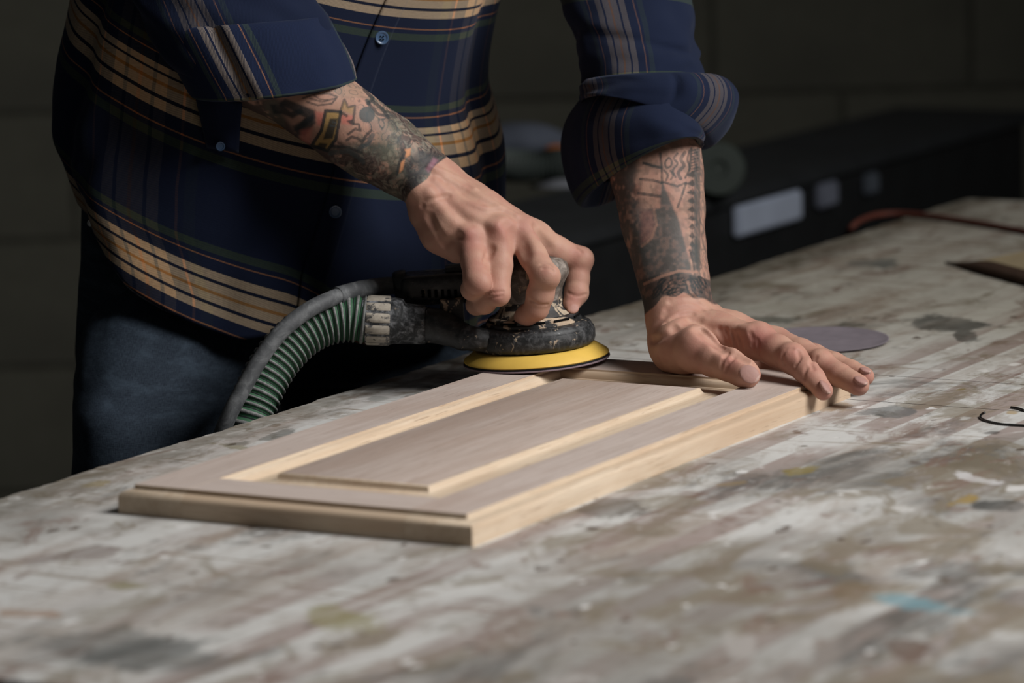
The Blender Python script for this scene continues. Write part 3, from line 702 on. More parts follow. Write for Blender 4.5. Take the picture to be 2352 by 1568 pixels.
# fingers
RA.chain([(1082, 552, 3553, 33), (1089, 600, 3536, 30.5)], 7); RA.j((1089, 600, 3536, 30.5), (1096, 645, 3521, 32), 3)
RA.chain([(1096, 646, 3523, 30.5), (1084, 664, 3546, 25), (1084, 664, 3568, 22)], 3)
RA.chain([(1146, 535, 3556, 35), (1146, 610, 3545, 31.5)], 7); RA.chain([(1146, 610, 3545, 31.5), (1142, 668, 3536, 29)], 3)
RA.chain([(1142, 668, 3536, 27), (1112, 694, 3552, 27), (1094, 700, 3570, 25)], 3)
RA.chain([(1194, 533, 3570, 36), (1224, 588, 3548, 31), (1251, 634, 3532, 33)], 5)
RA.chain([(1251, 636, 3533, 31), (1241, 676, 3540, 31.5), (1232, 708, 3546, 28.5)], 3); RA.chain([(1232, 708, 3546, 26), (1212, 722, 3558, 24), (1201, 727, 3566, 21)], 4)
RA.chain([(1225, 547, 3590, 39), (1277, 577, 3600, 34), (1326, 598, 3606, 32.5)], 5)
RA.chain([(1327, 600, 3606, 30), (1327, 640, 3602, 27), (1324, 672, 3598, 27.5), (1311, 702, 3592, 20)], 3)
# thumb, behind the knob
RA.chain([(1080, 470, 3630, 40), (1130, 540, 3664, 36), (1180, 600, 3676, 30), (1215, 650, 3674, 24)], 6)
# knuckles, tendons, creases
for q in ((1083, 540, 24, 1.0), (1150, 526, 26, 1.0), (1262, 634, 22, 1.2), (1338, 594, 24, 1.6), (1106, 653, 19, 1.2), (1146, 680, 22, 1.0)): RA.swell(*q, 7)
RA.ridge([(1030, 432), (1062, 462), (1100, 478), (1140, 482)], 6, 0.54, 4); RA.ridge([(1000, 396), (1060, 430), (1120, 462), (1185, 498)], 6, 0.48, 5); RA.ridge([(1000, 420), (1050, 470), (1100, 505), (1140, 520)], 8, 0.42, 6)
RA.ridge([(985, 440), (1030, 500), (1075, 535)], 8, 0.36, 6); RA.ridge([(985, 382), (1040, 405), (1090, 435)], 5, 0.36, 4)
RA.groove([(1128, 572), (1120, 588), (1117, 602)], 8, 1.3, 4); RA.groove([(1176, 515), (1190, 545), (1200, 580)], 16, 0.6, 8); RA.groove([(1236, 520), (1248, 548), (1262, 572)], 12, 0.9, 6)
RA.groove([(968, 474), (974, 464), (996, 457), (1030, 449)], 5, 0.5, 3); RA.groove([(985, 500), (1000, 530), (1016, 556)], 8, 0.6, 5)
RA.groove([(1022, 566), (1034, 552), (1054, 543)], 6, 0.6, 4); 
RA.groove([(1116, 674), (1136, 671), (1157, 669)], 3, 0.55, 1.5); RA.groove([(1121, 683), (1138, 683), (1154, 679)], 3, 0.55, 1.5); RA.groove([(1246, 616), (1260, 615), (1272, 621)], 3, 0.45, 1.5); RA.groove([(1242, 606), (1256, 604), (1268, 610)], 3, 0.35, 1.5)
RA.groove([(1216, 690), (1240, 700), (1258, 700)], 3, 0.3, 1.5); RA.groove([(1304, 672), (1326, 680), (1348, 676)], 3, 0.4, 1.5); RA.groove([(1322, 566), (1336, 578)], 3, .3, 1.5)
# index nail
nx = np.array([0.25, -0.30, -0.92]); nx /= np.linalg.norm(nx); ny = np.array([-0.42, 0.9, -0.4]); ny -= nx*(ny@nx); ny /= np.linalg.norm(ny); nz = np.cross(nx, ny)
RA.ell(cc(1316, 706, 3586), (nx, ny, nz), (1.8, 6.6, 6.0), 1.4)
VR, FR = RA.mesh(); del RA

# ---------------- left arm: flat hand steadying the door
lo, hi = bounds([(1360, 190, 3380), (2030, 925, 3680)], 14)
LA = Limb(lo, hi, 1.05)
LA.chain([(1482, 225, 3664, 78), (1500, 320, 3638, 102), (1509, 400, 3622, 101), (1522, 480, 3608, 92), (1536, 570, 3596, 80), (1550, 640, 3582, 73), (1556, 690, 3570, 73)], 12)
LA.chain([(1452, 370, 3606, 46), (1480, 520, 3590, 40), (1500, 640, 3575, 28)], 14)
LA.chain([(1556, 690, 3570, 72), (1552, 735, 3556, 64), (1545, 772, 3545, 56)], 10)
LA.chain([(1590, 700, 3590, 40), (1620, 735, 3590, 46)], 10)
# heel and thenar
LA.j((1552, 800, 3538, 60), (1572, 800, 3524, 61), 10)
LA.chain([(1560, 788, 3520, 56), (1600, 806, 3496, 47), (1640, 826, 3474, 39)], 8)
LA.chain([(1640, 826, 3474, 39), (1672, 836, 3462, 37.5), (1712, 857, 3447, 36)], 4)
# metacarpals
LA.chain([(1572, 740, 3556, 48), (1650, 762, 3540, 42), (1738, 786, 3512, 40)], 10)
LA.chain([(1590, 735, 3572, 46), (1680, 760, 3568, 42), (1782, 788, 3550, 36)], 10)
LA.chain([(1600, 745, 3590, 44), (1700, 775, 3596, 40), (1810, 800, 3584, 32)], 10)
LA.chain([(1600, 770, 3606, 44), (1700, 795, 3622, 38), (1800, 815, 3618, 30)], 10)
# fleshy palm side
LA.chain([(1630, 815, 3548, 40), (1740, 838, 3562, 32), (1830, 846, 3562, 24)], 10)
# fingers
LA.chain([(1738, 786, 3512, 40), (1786, 806, 3488, 36), (1822, 826, 3470, 34)], 5); LA.chain([(1822, 826, 3470, 33), (1852, 852, 3450, 29), (1868, 868, 3442, 27)], 3); LA.chain([(1868, 868, 3442, 26), (1891, 897, 3430, 22.5)], 3)
LA.chain([(1782, 788, 3550, 36), (1840, 812, 3522, 33), (1888, 838, 3496, 31)], 5); LA.chain([(1888, 838, 3496, 30), (1930, 862, 3474, 27), (1972, 884, 3452, 25)], 3)
LA.chain([(1810, 800, 3584, 32), (1870, 818, 3558, 27), (1916, 834, 3536, 25.5)], 5); LA.chain([(1916, 834, 3536, 25), (1955, 850, 3522, 23), (1986, 864, 3510, 22)], 3)
LA.chain([(1800, 815, 3618, 30), (1866, 838, 3604, 23), (1920, 850, 3594, 20), (1965, 862, 3588, 18)], 4)
# form: knuckles, tendons, folds
for q in ((1742, 772, 34, 1.6), (1817, 815, 26, 1.2), (1884, 826, 22, 1.0), (1600, 790, 40, 0.8)): LA.swell(*q, 8)
LA.ridge([(1600, 735), (1660, 745), (1720, 760)], 9, 1.0, 6)
LA.groove([(1609, 754), (1640, 780), (1660, 797), (1690, 808), (1716, 822), (1740, 836)], 15, 5.0, 6); LA.groove([(1612, 757), (1640, 783), (1660, 799)], 5, 1.4, 3)
for P in ([(1652, 756), (1660, 776), (1666, 792)], [(1665, 758), (1671, 778), (1674, 796)], [(1680, 764), (1686, 780), (1690, 798)], [(1694, 770), (1700, 786), (1702, 800)]): LA.groove(P, 5, 1.0, 3)
LA.groove([(1494, 783), (1512, 777), (1532, 766), (1550, 752)], 7, 1.5, 5); LA.groove([(1550, 752), (1580, 736), (1600, 730)], 10, 0.8, 6)
for P, dp in (([(1530, 709), (1550, 696), (1575, 690), (1600, 694), (1628, 708)], 0.9), ([(1525, 722), (1550, 710), (1580, 704), (1612, 708)], 0.7), ([(1540, 690), (1568, 682), (1600, 683)], 0.5), ([(1530, 738), (1560, 724), (1590, 718)], 0.6)): LA.groove(P, 5, dp, 4)
for P in ([(1672, 810), (1659, 826), (1654, 845)], [(1686, 820), (1670, 836), (1664, 852)]): LA.groove(P, 5.5, 0.34, 1.5)
for P in ([(1736, 780), (1740, 797), (1739, 812)], [(1722, 764), (1728, 780), (1727, 794)]): LA.groove(P, 5, 0.3, 2.5)
for P in ([(1799, 836), (1795, 818), (1804, 803), (1820, 799)], [(1834, 806), (1836, 822), (1826, 838)], [(1868, 846), (1864, 832), (1874, 820)], [(1853, 842), (1846, 858), (1846, 868)]): LA.groove(P, 4, 0.32, 2.5)
NAILS = []
def nail(c, n_, y_, rx, ry):
    n_ = np.array(n_, float); n_ /= np.linalg.norm(n_); y_ = np.array(y_, float); y_ -= n_*(y_@n_); y_ /= np.linalg.norm(y_); z_ = np.cross(n_, y_); c = cc(*c)
    LA.ell(c + n_*0.5, (n_, y_, z_), (2.2, ry, rx), 1.4, True)       # bed
    LA.ell(c - n_*0.6, (n_, y_, z_), (2.3, ry*0.92, rx*0.90), 0.5)   # plate
    NAILS.append((c, n_, y_, z_, rx, ry))
nail((1722, 859, 3433.5), (0.10, -0.30, -0.95), (0.80, 0.55, -0.1), 9.5, 10.5)
nail((1896, 888, 3421.5), (0.62, -0.62, -0.48), (0.55, 0.72, -0.35), 5.4, 8.6)
nail((1978, 873, 3443.5), (0.25, -0.85, -0.45), (0.8, 0.45, -0.4), 6.0, 7.5)
nail((1988, 849, 3504), (0.20, -0.93, -0.3), (0.85, 0.35, -0.35), 5.6, 6.0)
VL_, FL_ = LA.mesh(); del LA
# keep the palm from sinking into the door: flatten what lies under its top plane
def flatten(V):
    cw = np.array(CAM); P = cw + S*(V[:, :1]*np.array(RIGHT) - V[:, 1:2]*np.array(UP) + V[:, 2:3]*np.array(FWD))
    x, y = P[:, 0]/S, P[:, 1]/S; u = CP*x + SP*y; v = -SP*x + CP*y; z = (P[:, 2]-BENCH_Z)/S - T
    return P, u, v, z
P_, u_, v_, z_ = flatten(VL_)
on = (u_ > -8) & (u_ < UW - 1) & (v_ > 0) & (v_ < VL+4) & (z_ < 0.15)
P_[on, 2] = BENCH_Z + S*(T + 0.15)
PL_W = P_
PR_W = flatten(VR)[0]
print('arms', len(VR), len(VL_), 'lowest left hand', z_.min(), 'n flattened', on.sum())
# ---------------- colour of the skin and the inked drawings on both forearms, some painted shade on the left one
def seg_d(x, y, pts, closed=False):
    d = np.full(x.shape, 1e9); P = list(pts) + ([pts[0]] if closed else [])
    for (ax_, ay), (bx, by) in zip(P[:-1], P[1:]):
        dx, dy = bx-ax_, by-ay; t = np.clip(((x-ax_)*dx + (y-ay)*dy)/(dx*dx+dy*dy+1e-9), 0, 1)
        d = np.minimum(d, np.hypot(x-ax_-t*dx, y-ay-t*dy))
    return d
def inside(x, y, P):
    r = np.zeros(x.shape, bool); n = len(P)
    for i in range(n):
        (ax_, ay), (bx, by) = P[i], P[(i+1) % n]
        c = ((ay > y) != (by > y)) & (x < (bx-ax_)*(y-ay)/((by-ay) if by != ay else 1e-9) + ax_)
        r ^= c
    return r
def poly_a(x, y, P, s=2.5):
    d = seg_d(x, y, P, True); d = np.where(inside(x, y, P), -d, d); return 1-sstep(-s, s, d)
SKIN = np.array(lin(178, 138, 120)[:3]); RED = np.array(lin(164, 104, 97)[:3]); PALE = np.array(lin(202, 168, 146)[:3])
INK = np.array(lin(42, 48, 51)[:3]); INKG = np.array(lin(72, 78, 79)[:3]); GREEN_ = np.array(lin(104, 108, 90)[:3]); YEL = np.array(lin(158, 130, 78)[:3]); PINK = np.array(lin(186, 108, 96)[:3])
def lay(C, a, col_):
    a = np.clip(a, 0, 1)[:, None]; return C*(1-a) + col_*a
def skin_base(V, seed):
    n = vnoise(V/14.0, seed)*0.6 + vnoise(V/5.0, seed+1)*0.4
    C = np.tile(SKIN, (len(V), 1)); C = lay(C, (n-0.35)*0.55, PALE*0.92); C = lay(C, (0.62-n)*0.6, RED*0.95); return C
def blob(C, V, spots, col_):
    for px, py, d, r, a in spots:
        q = np.linalg.norm(V-cc(px, py, d), axis=1)/rp(r, d); C = lay(C, a*np.exp(-q*q*1.3), col_)
    return C
# right arm
x, y = proj(VR); nr_ = surf(VR, FR)
# outward normals?  make sure the faces look outwards
if np.mean(np.sum(nr_*(VR - VR.mean(0)), 1)) < 0: FR = FR[:, ::-1]; FL_ = FL_[:, ::-1]
C = skin_base(VR, 1)
C = blob(C, VR, [(1082, 541, 3530, 34, .75), (1150, 526, 3532, 36, .75), (1205, 515, 3545, 34, .6), (1250, 620, 3510, 30, .5), (1335, 590, 3590, 30, .5), (1100, 655, 3500, 26, .4), (1144, 680, 3515, 32, .75), (1325, 690, 3580, 36, .5), (1100, 600, 3515, 26, .3), (1224, 730, 3540, 40, .35)], RED)
C = blob(C, VR, [(1254, 640, 3505, 15, .6), (1340, 596, 3588, 14, .6), (1106, 656, 3498, 12, .5)], PALE)
C = lay(C, (1-sstep(0.7, 1.1, np.hypot((x-1319)/11.0, (y-707)/9.0)))*0.55*(nr_[:, 2] < -0.1), np.array(lin(190, 152, 144)[:3]))
# sleeve of ink down to a clean line above the wrist
sx_, sy_ = 0.84, 0.545                                   # along the forearm
along = (x-986)*0.71 + (y-398)*(-0.0) ; edge = (y-362)*(-69.0)/73.0 + 1021 + 5*np.sin(y/9.0)
cov = 1-sstep(-2.5, 2.5, x-edge)
q1 = vnoise(VR/9.0, 11); q2 = vnoise(VR/4.0, 12); q3 = vnoise(VR/22.0, 13); q4 = vnoise(VR/2.2, 14)
nz_ = 0.55*q1 + 0.3*q2 + 0.15*q4
t_ = ((x-600)*0.84 + (y-215)*0.545)/470.0                # 0 at the cuff .. 1 at the wrist
swirl = np.abs(((q1*2.6 + q3*3.2 + t_*2) % 1.0)-0.5)*2
dens = sstep(0.30, 0.62, t_)
ink = sstep(0.46-0.22*dens, 0.60-0.22*dens, nz_ + 0.10*(swirl-0.5)) * (0.25 + 0.75*dens)
ink = np.maximum(ink, 0.75*(1-sstep(0.08, 0.20, swirl))*(0.4+0.6*dens))
low = sstep(30, 62, (y-(236+(x-728)*0.665)))             # underside is covered too
ink = np.maximum(ink, low*sstep(0.36, 0.56, nz_+0.1))
front = nr_[:, 2] < 0.35
wv = np.stack([vnoise(VR/10.0, 71), vnoise(VR/10.0, 72), vnoise(VR/10.0, 73)], 1)*2.6
g1 = 0.6*vnoise(VR/7.0 + wv, 51) + 0.4*vnoise(VR/3.2 + wv, 52); rg = np.abs(((vnoise(VR/9.0 + wv*0.8, 53)*3.2) % 1.0)-0.5)*2
ink = np.where(front, ink, sstep(0.40, 0.55, nz_))
C = lay(C, ink*cov*0.82, INK)
C = lay(C, cov*dens*sstep(0.50, 0.60, g1)*0.62*front, np.array(lin(128, 126, 114)[:3])); C = lay(C, cov*dens*sstep(0.62, 0.72, g1)*0.30*front, SKIN*0.9); C = lay(C, cov*dens*(1-sstep(0.14, 0.34, rg))*0.60, INK*0.6); C = lay(C, cov*dens*sstep(0.80, 0.97, rg)*0.34*front, np.array(lin(150, 142, 126)[:3]))
C = lay(C, cov*sstep(0.55, 0.7, q3)*0.30*front, GREEN_)
def clear(P, s=5, a=0.9): 
    global C
    C = lay(C, poly_a(x, y, P, s)*cov*front*a, SKIN*0.97)
def fill(P, col_, s=2.5, a=0.88):
    global C
    C = lay(C, poly_a(x, y, P, s)*cov*front*a, col_)
def line(P, w, col_=INK, a=0.74, closed=False):
    w = w*0.82
    global C
    C = lay(C, (1-sstep(w*0.55, w*0.55+2.2, seg_d(x, y, P, closed)))*cov*front*a, col_)
clear([(640, 250), (700, 212), (800, 190), (840, 215), (880, 260), (900, 300), (880, 330), (820, 330), (760, 320), (700, 330)], 8, 0.72)
fz_ = np.abs(((vnoise(VR/7.0, 31)*2.4 + vnoise(VR/16.0, 32)*2.6) % 1.0)-0.5)*2
up_ = poly_a(x, y, [(690, 200), (800, 180), (850, 205), (905, 262), (930, 320), (880, 360), (800, 345), (840, 290), (815, 230), (760, 215)], 14)
C = lay(C, up_*cov*front*(0.62*(1-sstep(0.10, 0.26, fz_)) + 0.30*sstep(0.42, 0.62, vnoise(VR/8.0, 33))), INKG*0.8)
C = lay(C, up_*cov*front*0.28*sstep(0.4, 0.6, vnoise(VR/11.0, 34)), GREEN_)
fill([(655, 226), (724, 254), (726, 270), (690, 300), (676, 300), (700, 270), (640, 238)], INK, 4)          # chevron
fill([(620, 240), (650, 240), (668, 256), (690, 250), (698, 258), (672, 272), (648, 262), (628, 262)], INK, 4)
fill([(672, 290), (720, 262), (726, 282), (700, 312), (680, 312)], INK, 5)
fill([(724, 256), (746, 258), (742, 290), (728, 288)], PINK, 5, .8); fill([(782, 262), (812, 266), (806, 286), (784, 284)], PINK, 5, .8); fill([(690, 300), (718, 292), (712, 330), (690, 330)], PINK, 6, .55)
fill([(748, 256), (782, 257), (770, 318), (752, 346), (716, 334), (738, 300)], YEL)
line([(748, 254), (783, 257), (771, 320), (752, 346), (716, 334), (738, 300)], 6, INK, .9, True)
fill([(758, 272), (776, 272), (764, 318), (742, 320)], INK*0.8); fill([(734, 328), (752, 330), (746, 344), (726, 338)], INK*0.8)
line([(764, 280), (772, 283)], 2, INKG); line([(760, 288), (770, 290)], 2, INKG)
line([(781, 258), (784, 250), (791, 229), (799, 247), (815, 243), (811, 284)], 4.5); fill([(784, 252), (791, 231), (799, 248), (813, 245), (809, 262)], YEL, 3, .5); line([(784, 258), (796, 266)], 5)
fill([(795, 277), (811, 274), (808, 288)], INK, 2)
C = lay(C, (1-sstep(16.5, 20, np.hypot((x-843), (y-263))))*cov*front*0.9, INKG*0.85); 
line([(695, 226), (720, 216), (752, 214), (775, 222), (762, 238), (730, 242), (705, 234)], 2.5, INK, .7); line([(712, 226), (740, 234), (770, 226)], 2.5, INK, .6); line([(720, 218), (735, 228), (752, 230)], 2, INK, .6)
line([(845, 235), (868, 262), (886, 266)], 5); line([(856, 232), (878, 250), (892, 270)], 6); line([(836, 205), (856, 226), (846, 238)], 6, INK, .8)
line([(800, 308), (816, 296), (828, 300), (824, 286), (812, 284)], 4); line([(796, 322), (808, 314), (822, 318), (832, 326), (840, 312), (852, 300)], 5); line([(826, 340), (846, 330), (856, 310)], 9, INKG)
line([(765, 336), (800, 338), (830, 350)], 5); line([(760, 352), (800, 346), (822, 360), (834, 372)], 10, INKG)
fill([(1024, 358), (1000, 352), (960, 345), (925, 385), (936, 425), (950, 436)], INK, 8, .66)
for P in ([(930, 343), (944, 340), (942, 356), (932, 362)], [(920, 372), (930, 366), (925, 390), (916, 398)]): fill(P, np.array(lin(200, 140, 100)[:3]), 3, .95)
line([(912, 400), (918, 372), (930, 350)], 5); fill([(996, 362), (1006, 368), (992, 390), (984, 396), (978, 388)], np.array(lin(150, 104, 118)[:3]), 5, .7)
CR = C
# left arm
x, y = proj(VL_); nl_ = surf(VL_, FL_)
C = skin_base(VL_, 5)
C = blob(C, VL_, [(1742, 772, 3485, 48, .75), (1820, 815, 3450, 36, .55), (1884, 822, 3470, 34, .5), (1890, 895, 3425, 30, .55), (1975, 885, 3440, 34, .6), (1990, 862, 3500, 28, .7), (1680, 826, 3445, 34, .5), (1745, 860, 3440, 26, .35), (1860, 860, 3440, 40, .35), (1600, 800, 3470, 80, .30)], RED)
for c, n_, y_, z2, rx, ry in NAILS:
    q = V0 = VL_ - c; e_ = np.sqrt((q@z2/rx)**2 + (q@y_/ry)**2 + (q@n_/4.5)**2)
    C = lay(C, (1-sstep(0.80, 1.04, e_))*0.75, np.array(lin(156, 124, 118)[:3])); C = lay(C, np.exp(-((e_-1.03)/0.07)**2)*0.35, RED*0.45)
    tipm = (q@y_/ry > 0.70) & (e_ < 0.98); C = lay(C, tipm*0.4, np.array(lin(200, 180, 168)[:3]))
bl_ = 722 + np.where(x < 1518, (x-1484)*(-38/34.0), -38 + np.where(x < 1569, (x-1518)*(-10/51.0), -10 + (x-1569)*(17/58.0))) + 3*np.sin(x/7.0)
cov = 1-sstep(-3, 3, y-bl_); cov0 = cov
front = nl_[:, 2] < 0.3
q1 = vnoise(VL_/9.0, 21); q2 = vnoise(VL_/4.0, 22); q3 = vnoise(VL_/20.0, 23); nz_ = 0.55*q1+0.45*q2
left_shade_ink = 1-sstep(1452, 1478, x - (y-400)*0.10)
C = lay(C, np.where(front, left_shade_ink*sstep(0.30, 0.48, nz_), sstep(0.42, 0.56, nz_))*cov*0.85, INK)  # left column: tattoo and the forearm's shade, both painted as ink
C = lay(C, left_shade_ink*cov*sstep(0.5, 0.7, q3)*0.5*front, np.array(lin(120, 70, 52)[:3]))
fz_ = np.abs(((vnoise(VL_/8.0, 41)*2.2 + vnoise(VL_/18.0, 42)*2.4) % 1.0)-0.5)*2
C = lay(C, cov*front*(0.10 + 0.42*sstep(1565, 1606, x)*(1-sstep(0.25, 0.5, fz_)) + 0.45*(1-sstep(1470, 1520, x))*sstep(430, 500, y)), INKG)  # grey wash; its left part also carries painted shade
fill([(1520, 412), (1536, 452), (1560, 510), (1584, 600), (1590, 640), (1484, 640), (1476, 610), (1466, 560), (1462, 480), (1516, 478)], INKG, 3.5, .86)
C = lay(C, cov*front*poly_a(x, y, [(1470, 484), (1502, 480), (1508, 520), (1490, 556), (1470, 560)], 8)*.55, np.array(lin(140, 96, 88)[:3])); line([(1502, 482), (1508, 515), (1496, 548), (1474, 566)], 4, SKIN*0.8, .6)
line([(1471, 411), (1500, 414), (1518, 419)], 5); line([(1466, 444), (1490, 447), (1516, 451)], 5.5); line([(1478, 374), (1500, 380), (1518, 384)], 4); line([(1516, 352), (1520, 385), (1521, 420)], 4)
def curve(P, w, col_=INK, a=0.74): line([tuple(q) for q in catmull([np.array([px_, py_, 0.0]) for px_, py_ in P], 26)[:, :2]], w, col_, a)
curve([(1556, 352), (1548, 364), (1556, 376), (1545, 392), (1552, 406)], 3.2); curve([(1573, 350), (1564, 366), (1571, 380), (1558, 396), (1563, 410)], 6.5); curve([(1536, 362), (1543, 370), (1540, 382), (1530, 384), (1528, 372), (1536, 362)], 2.6); curve([(1584, 346), (1579, 366), (1584, 386), (1574, 408)], 3)
curve([(1526, 392), (1534, 402), (1530, 414)], 3); curve([(1540, 392), (1546, 402), (1541, 412)], 2.6); curve([(1478, 374), (1500, 382), (1520, 386)], 3.5)
line([(1524, 418), (1556, 428), (1574, 420)], 3.5); line([(1576, 420), (1566, 450), (1556, 476)], 3.5)
zz = []
for i in range(10):
    zz += [(1592 - i*0.3, 392 + 20*i), (1574 + i*1.2, 402 + 20*i), (1592 - i*0.3, 408 + 20*i)]
for i in range(10): fill([zz[3*i], zz[3*i+1], zz[3*i+2], (1597, 404+20*i)], INK, 2.0)
line([(1588, 340), (1584, 390)], 3.5); line([(1598, 345), (1597, 480), (1599, 600)], 5, INKG); line([(1604, 345), (1604, 620)], 8, INKG, .7)
for i in range(8): line([(1589, 346+7*i), (1602, 342+7*i)], 2.2)
line([(1584, 574), (1592, 600), (1596, 630)], 3); fill([(1588, 560), (1604, 560), (1606, 640), (1596, 640)], INKG, 4, .7)
# wreath of leaves round the wrist
band = sstep(-3, 3, y-(640 - 14*np.sin((x-1480)/150*math.pi) + 0.02*(x-1480)))*cov*front
C = lay(C, band*0.80, INK)
line([(1480, 652), (1520, 634), (1560, 622), (1600, 624)], 5, SKIN*0.85, .8)
def leaf(x0, y0, x1, y1, w, shade):
    n_ = 6; dx, dy = x1-x0, y1-y0; L_ = math.hypot(dx, dy); ux, uy = dx/L_, dy/L_; px_, py_ = -uy, ux
    prof = [0.25, 0.8, 1.0, 0.85, 0.5, 0.0]
    up = [(x0+dx*i/5 + px_*w*prof[i], y0+dy*i/5 + py_*w*prof[i]) for i in range(n_)]; dn = [(x0+dx*i/5 - px_*w*prof[i], y0+dy*i/5 - py_*w*prof[i]) for i in range(n_)]
    fill(up + dn[::-1], SKIN*shade, 1.8, .8); line(up + dn[::-1], 2.4, INK*.8, .9, True); line([(x0, y0), (x1, y1)], 2.2, INK*.8, .9)
    for i in (1, 2, 3): line([(x0+dx*i/5, y0+dy*i/5), up[i+1]], 1.6, INK*.8, .8); line([(x0+dx*i/5, y0+dy*i/5), dn[i+1]], 1.6, INK*.8, .8)
for lf in ((1520, 672, 1556, 640, 10, .52), (1512, 660, 1534, 636, 8, .45), (1534, 676, 1572, 664, 9, .5), (1556, 650, 1590, 640, 9, .42), (1500, 684, 1520, 652, 7, .38), (1590, 640, 1612, 672, 9, .42), (1580, 656, 1600, 680, 8, .45), (1604, 636, 1624, 668, 8, .36)): leaf(*lf)
line([(1580, 648), (1586, 668), (1600, 684), (1624, 690)], 4, SKIN*0.62, .8)
wn = 0.5*vnoise(VL_/3.0, 61) + 0.5*vnoise(VL_/9.0, 62); C = lay(C, cov0*front*(0.10 + 0.34*sstep(0.38, 0.68, wn)), np.array(lin(66, 66, 62)[:3])); C = lay(C, cov0*front*0.22*(1-sstep(0.30, 0.46, wn)), SKIN*0.8)
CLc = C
# ---------------- trunk, legs, neck and head (clothed or outside the picture), joined to the arms
BD = Field(cc(250, -1000, 3400) - 20, cc(1500, 3050, 4100) + 20, 9.0)
def B3(px, py, d): return cc(px, py, d)
hip = B3(640, 700, 3790); chest = B3(720, -120, 3760); neck = B3(860, -460, 3640)
BD.cone(hip - [0, 0, 0], B3(650, 350, 3780), 70, 82, 20); BD.cone(hip - [55, 0, 12], hip + [55, 0, 20], 66, 66, 20); BD.cone(B3(650, 350, 3780), chest, 84, 90, 20)
BD.cone(chest - [75, 20, 20], chest + [75, 20, 40], 66, 66, 20)
shR = B3(330, -250, 3640); shL = B3(1290, -250, 3840)
BD.cone(chest, shR, 60, 44, 25); BD.cone(chest, shL, 60, 44, 25); BD.cone(shR, B3(500, 110, 3585), 40, 36, 10); BD.cone(shL, B3(1480, 170, 3700), 38, 26, 10); BD.cone(B3(1480, 170, 3700), B3(1486, 260, 3658), 26, 26, 10)
BD.cone(chest, neck, 50, 44, 25)
skull = B3(935, -655, 3575)
BD.ell(skull, np.eye(3), (62, 84, 78), 10); BD.cone(neck, skull + [0, 40, 0], 44, 46, 15)
BD.ell(skull + [14, 52, -44], np.eye(3), (44, 44, 42), 14)                       # jaw
BD.cone(skull + [16, 4, -72], skull + [20, 30, -92], 9, 13, 6)                   # nose
for s_ in (-1, 1):
    BD.ell(skull + [14+s_*24, 4, -80], np.eye(3), (13, 9, 12), 6, True); BD.ell(skull + [14+s_*24, 6, -68], np.eye(3), (12, 12, 12), 2); BD.ell(skull + [s_*64, 18, 6], np.eye(3), (9, 24, 15), 4)
BD.ell(skull + [16, 62, -86], np.eye(3), (22, 5, 9), 5)
for (hx, kx, hd) in ((400, 380, 3720), (880, 930, 3900)):
    a = B3(hx, 760, hd); k_ = B3(kx, 1750, hd+20); f_ = B3(kx-10, 2800, hd+70); BD.cone(a, k_, 62, 44, 15); BD.cone(k_, f_, 42, 28, 10); BD.cone(f_, f_ + [20, 40, -60], 26, 22, 10)
VB, FB = BD.mesh(); del BD
CB = skin_base(VB, 9)
for s_ in (-1, 1): CB = lay(CB, (1-sstep(6, 8.5, np.linalg.norm((VB - (skull + [14+s_*24, 6, -78]))*np.array([0.75, 1.3, 0.6]), axis=1)))*0.9, np.array([0.02, 0.015, 0.012])); CB = lay(CB, (1-sstep(12, 18, np.linalg.norm((VB - (skull + [14+s_*24, -13, -80]))*np.array([0.8, 3.2, 0.6]), axis=1)))*0.8, np.array([0.03, 0.02, 0.014]))
CB = lay(CB, (1-sstep(14, 20, np.linalg.norm((VB - (skull + [16, 62, -86]))*np.array([0.75, 2.6, 0.6]), axis=1)))*0.6, RED*0.8)
PB_W = flatten(VB)[0]
Vall = np.concatenate([PR_W, PL_W, PB_W]); Fall = np.concatenate([FR, FL_ + len(VR), FB + len(VR) + len(VL_)])
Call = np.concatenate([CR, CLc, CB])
person = empty('person', tuple(PB_W[np.argmin(PB_W[:, 2])]*np.array([1, 1, 0])))
tag(person, 'person in navy plaid flannel shirt and jeans, tattooed forearms, sanding at the workbench', 'person')
me = mesh_np('body', Vall, Fall)
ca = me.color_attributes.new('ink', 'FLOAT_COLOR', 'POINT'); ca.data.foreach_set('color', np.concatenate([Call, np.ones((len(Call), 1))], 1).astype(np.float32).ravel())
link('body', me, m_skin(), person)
hm = m_simple('brown_hair', (0.03, 0.018, 0.01, 1), 0.6, 0.3, 0.4, 120)
HF = Field(skull - 110, skull + 110, 6.0); HF.ell(skull + [0, -14, 12], np.eye(3), (70, 84, 80), 6); HF.ell(skull + [12, 30, -90], np.eye(3), (60, 62, 60), 8, True)
Vh, Fh = HF.mesh(); me = mesh_np('hair', flatten(Vh)[0], Fh); link('hair', me, hm, person)
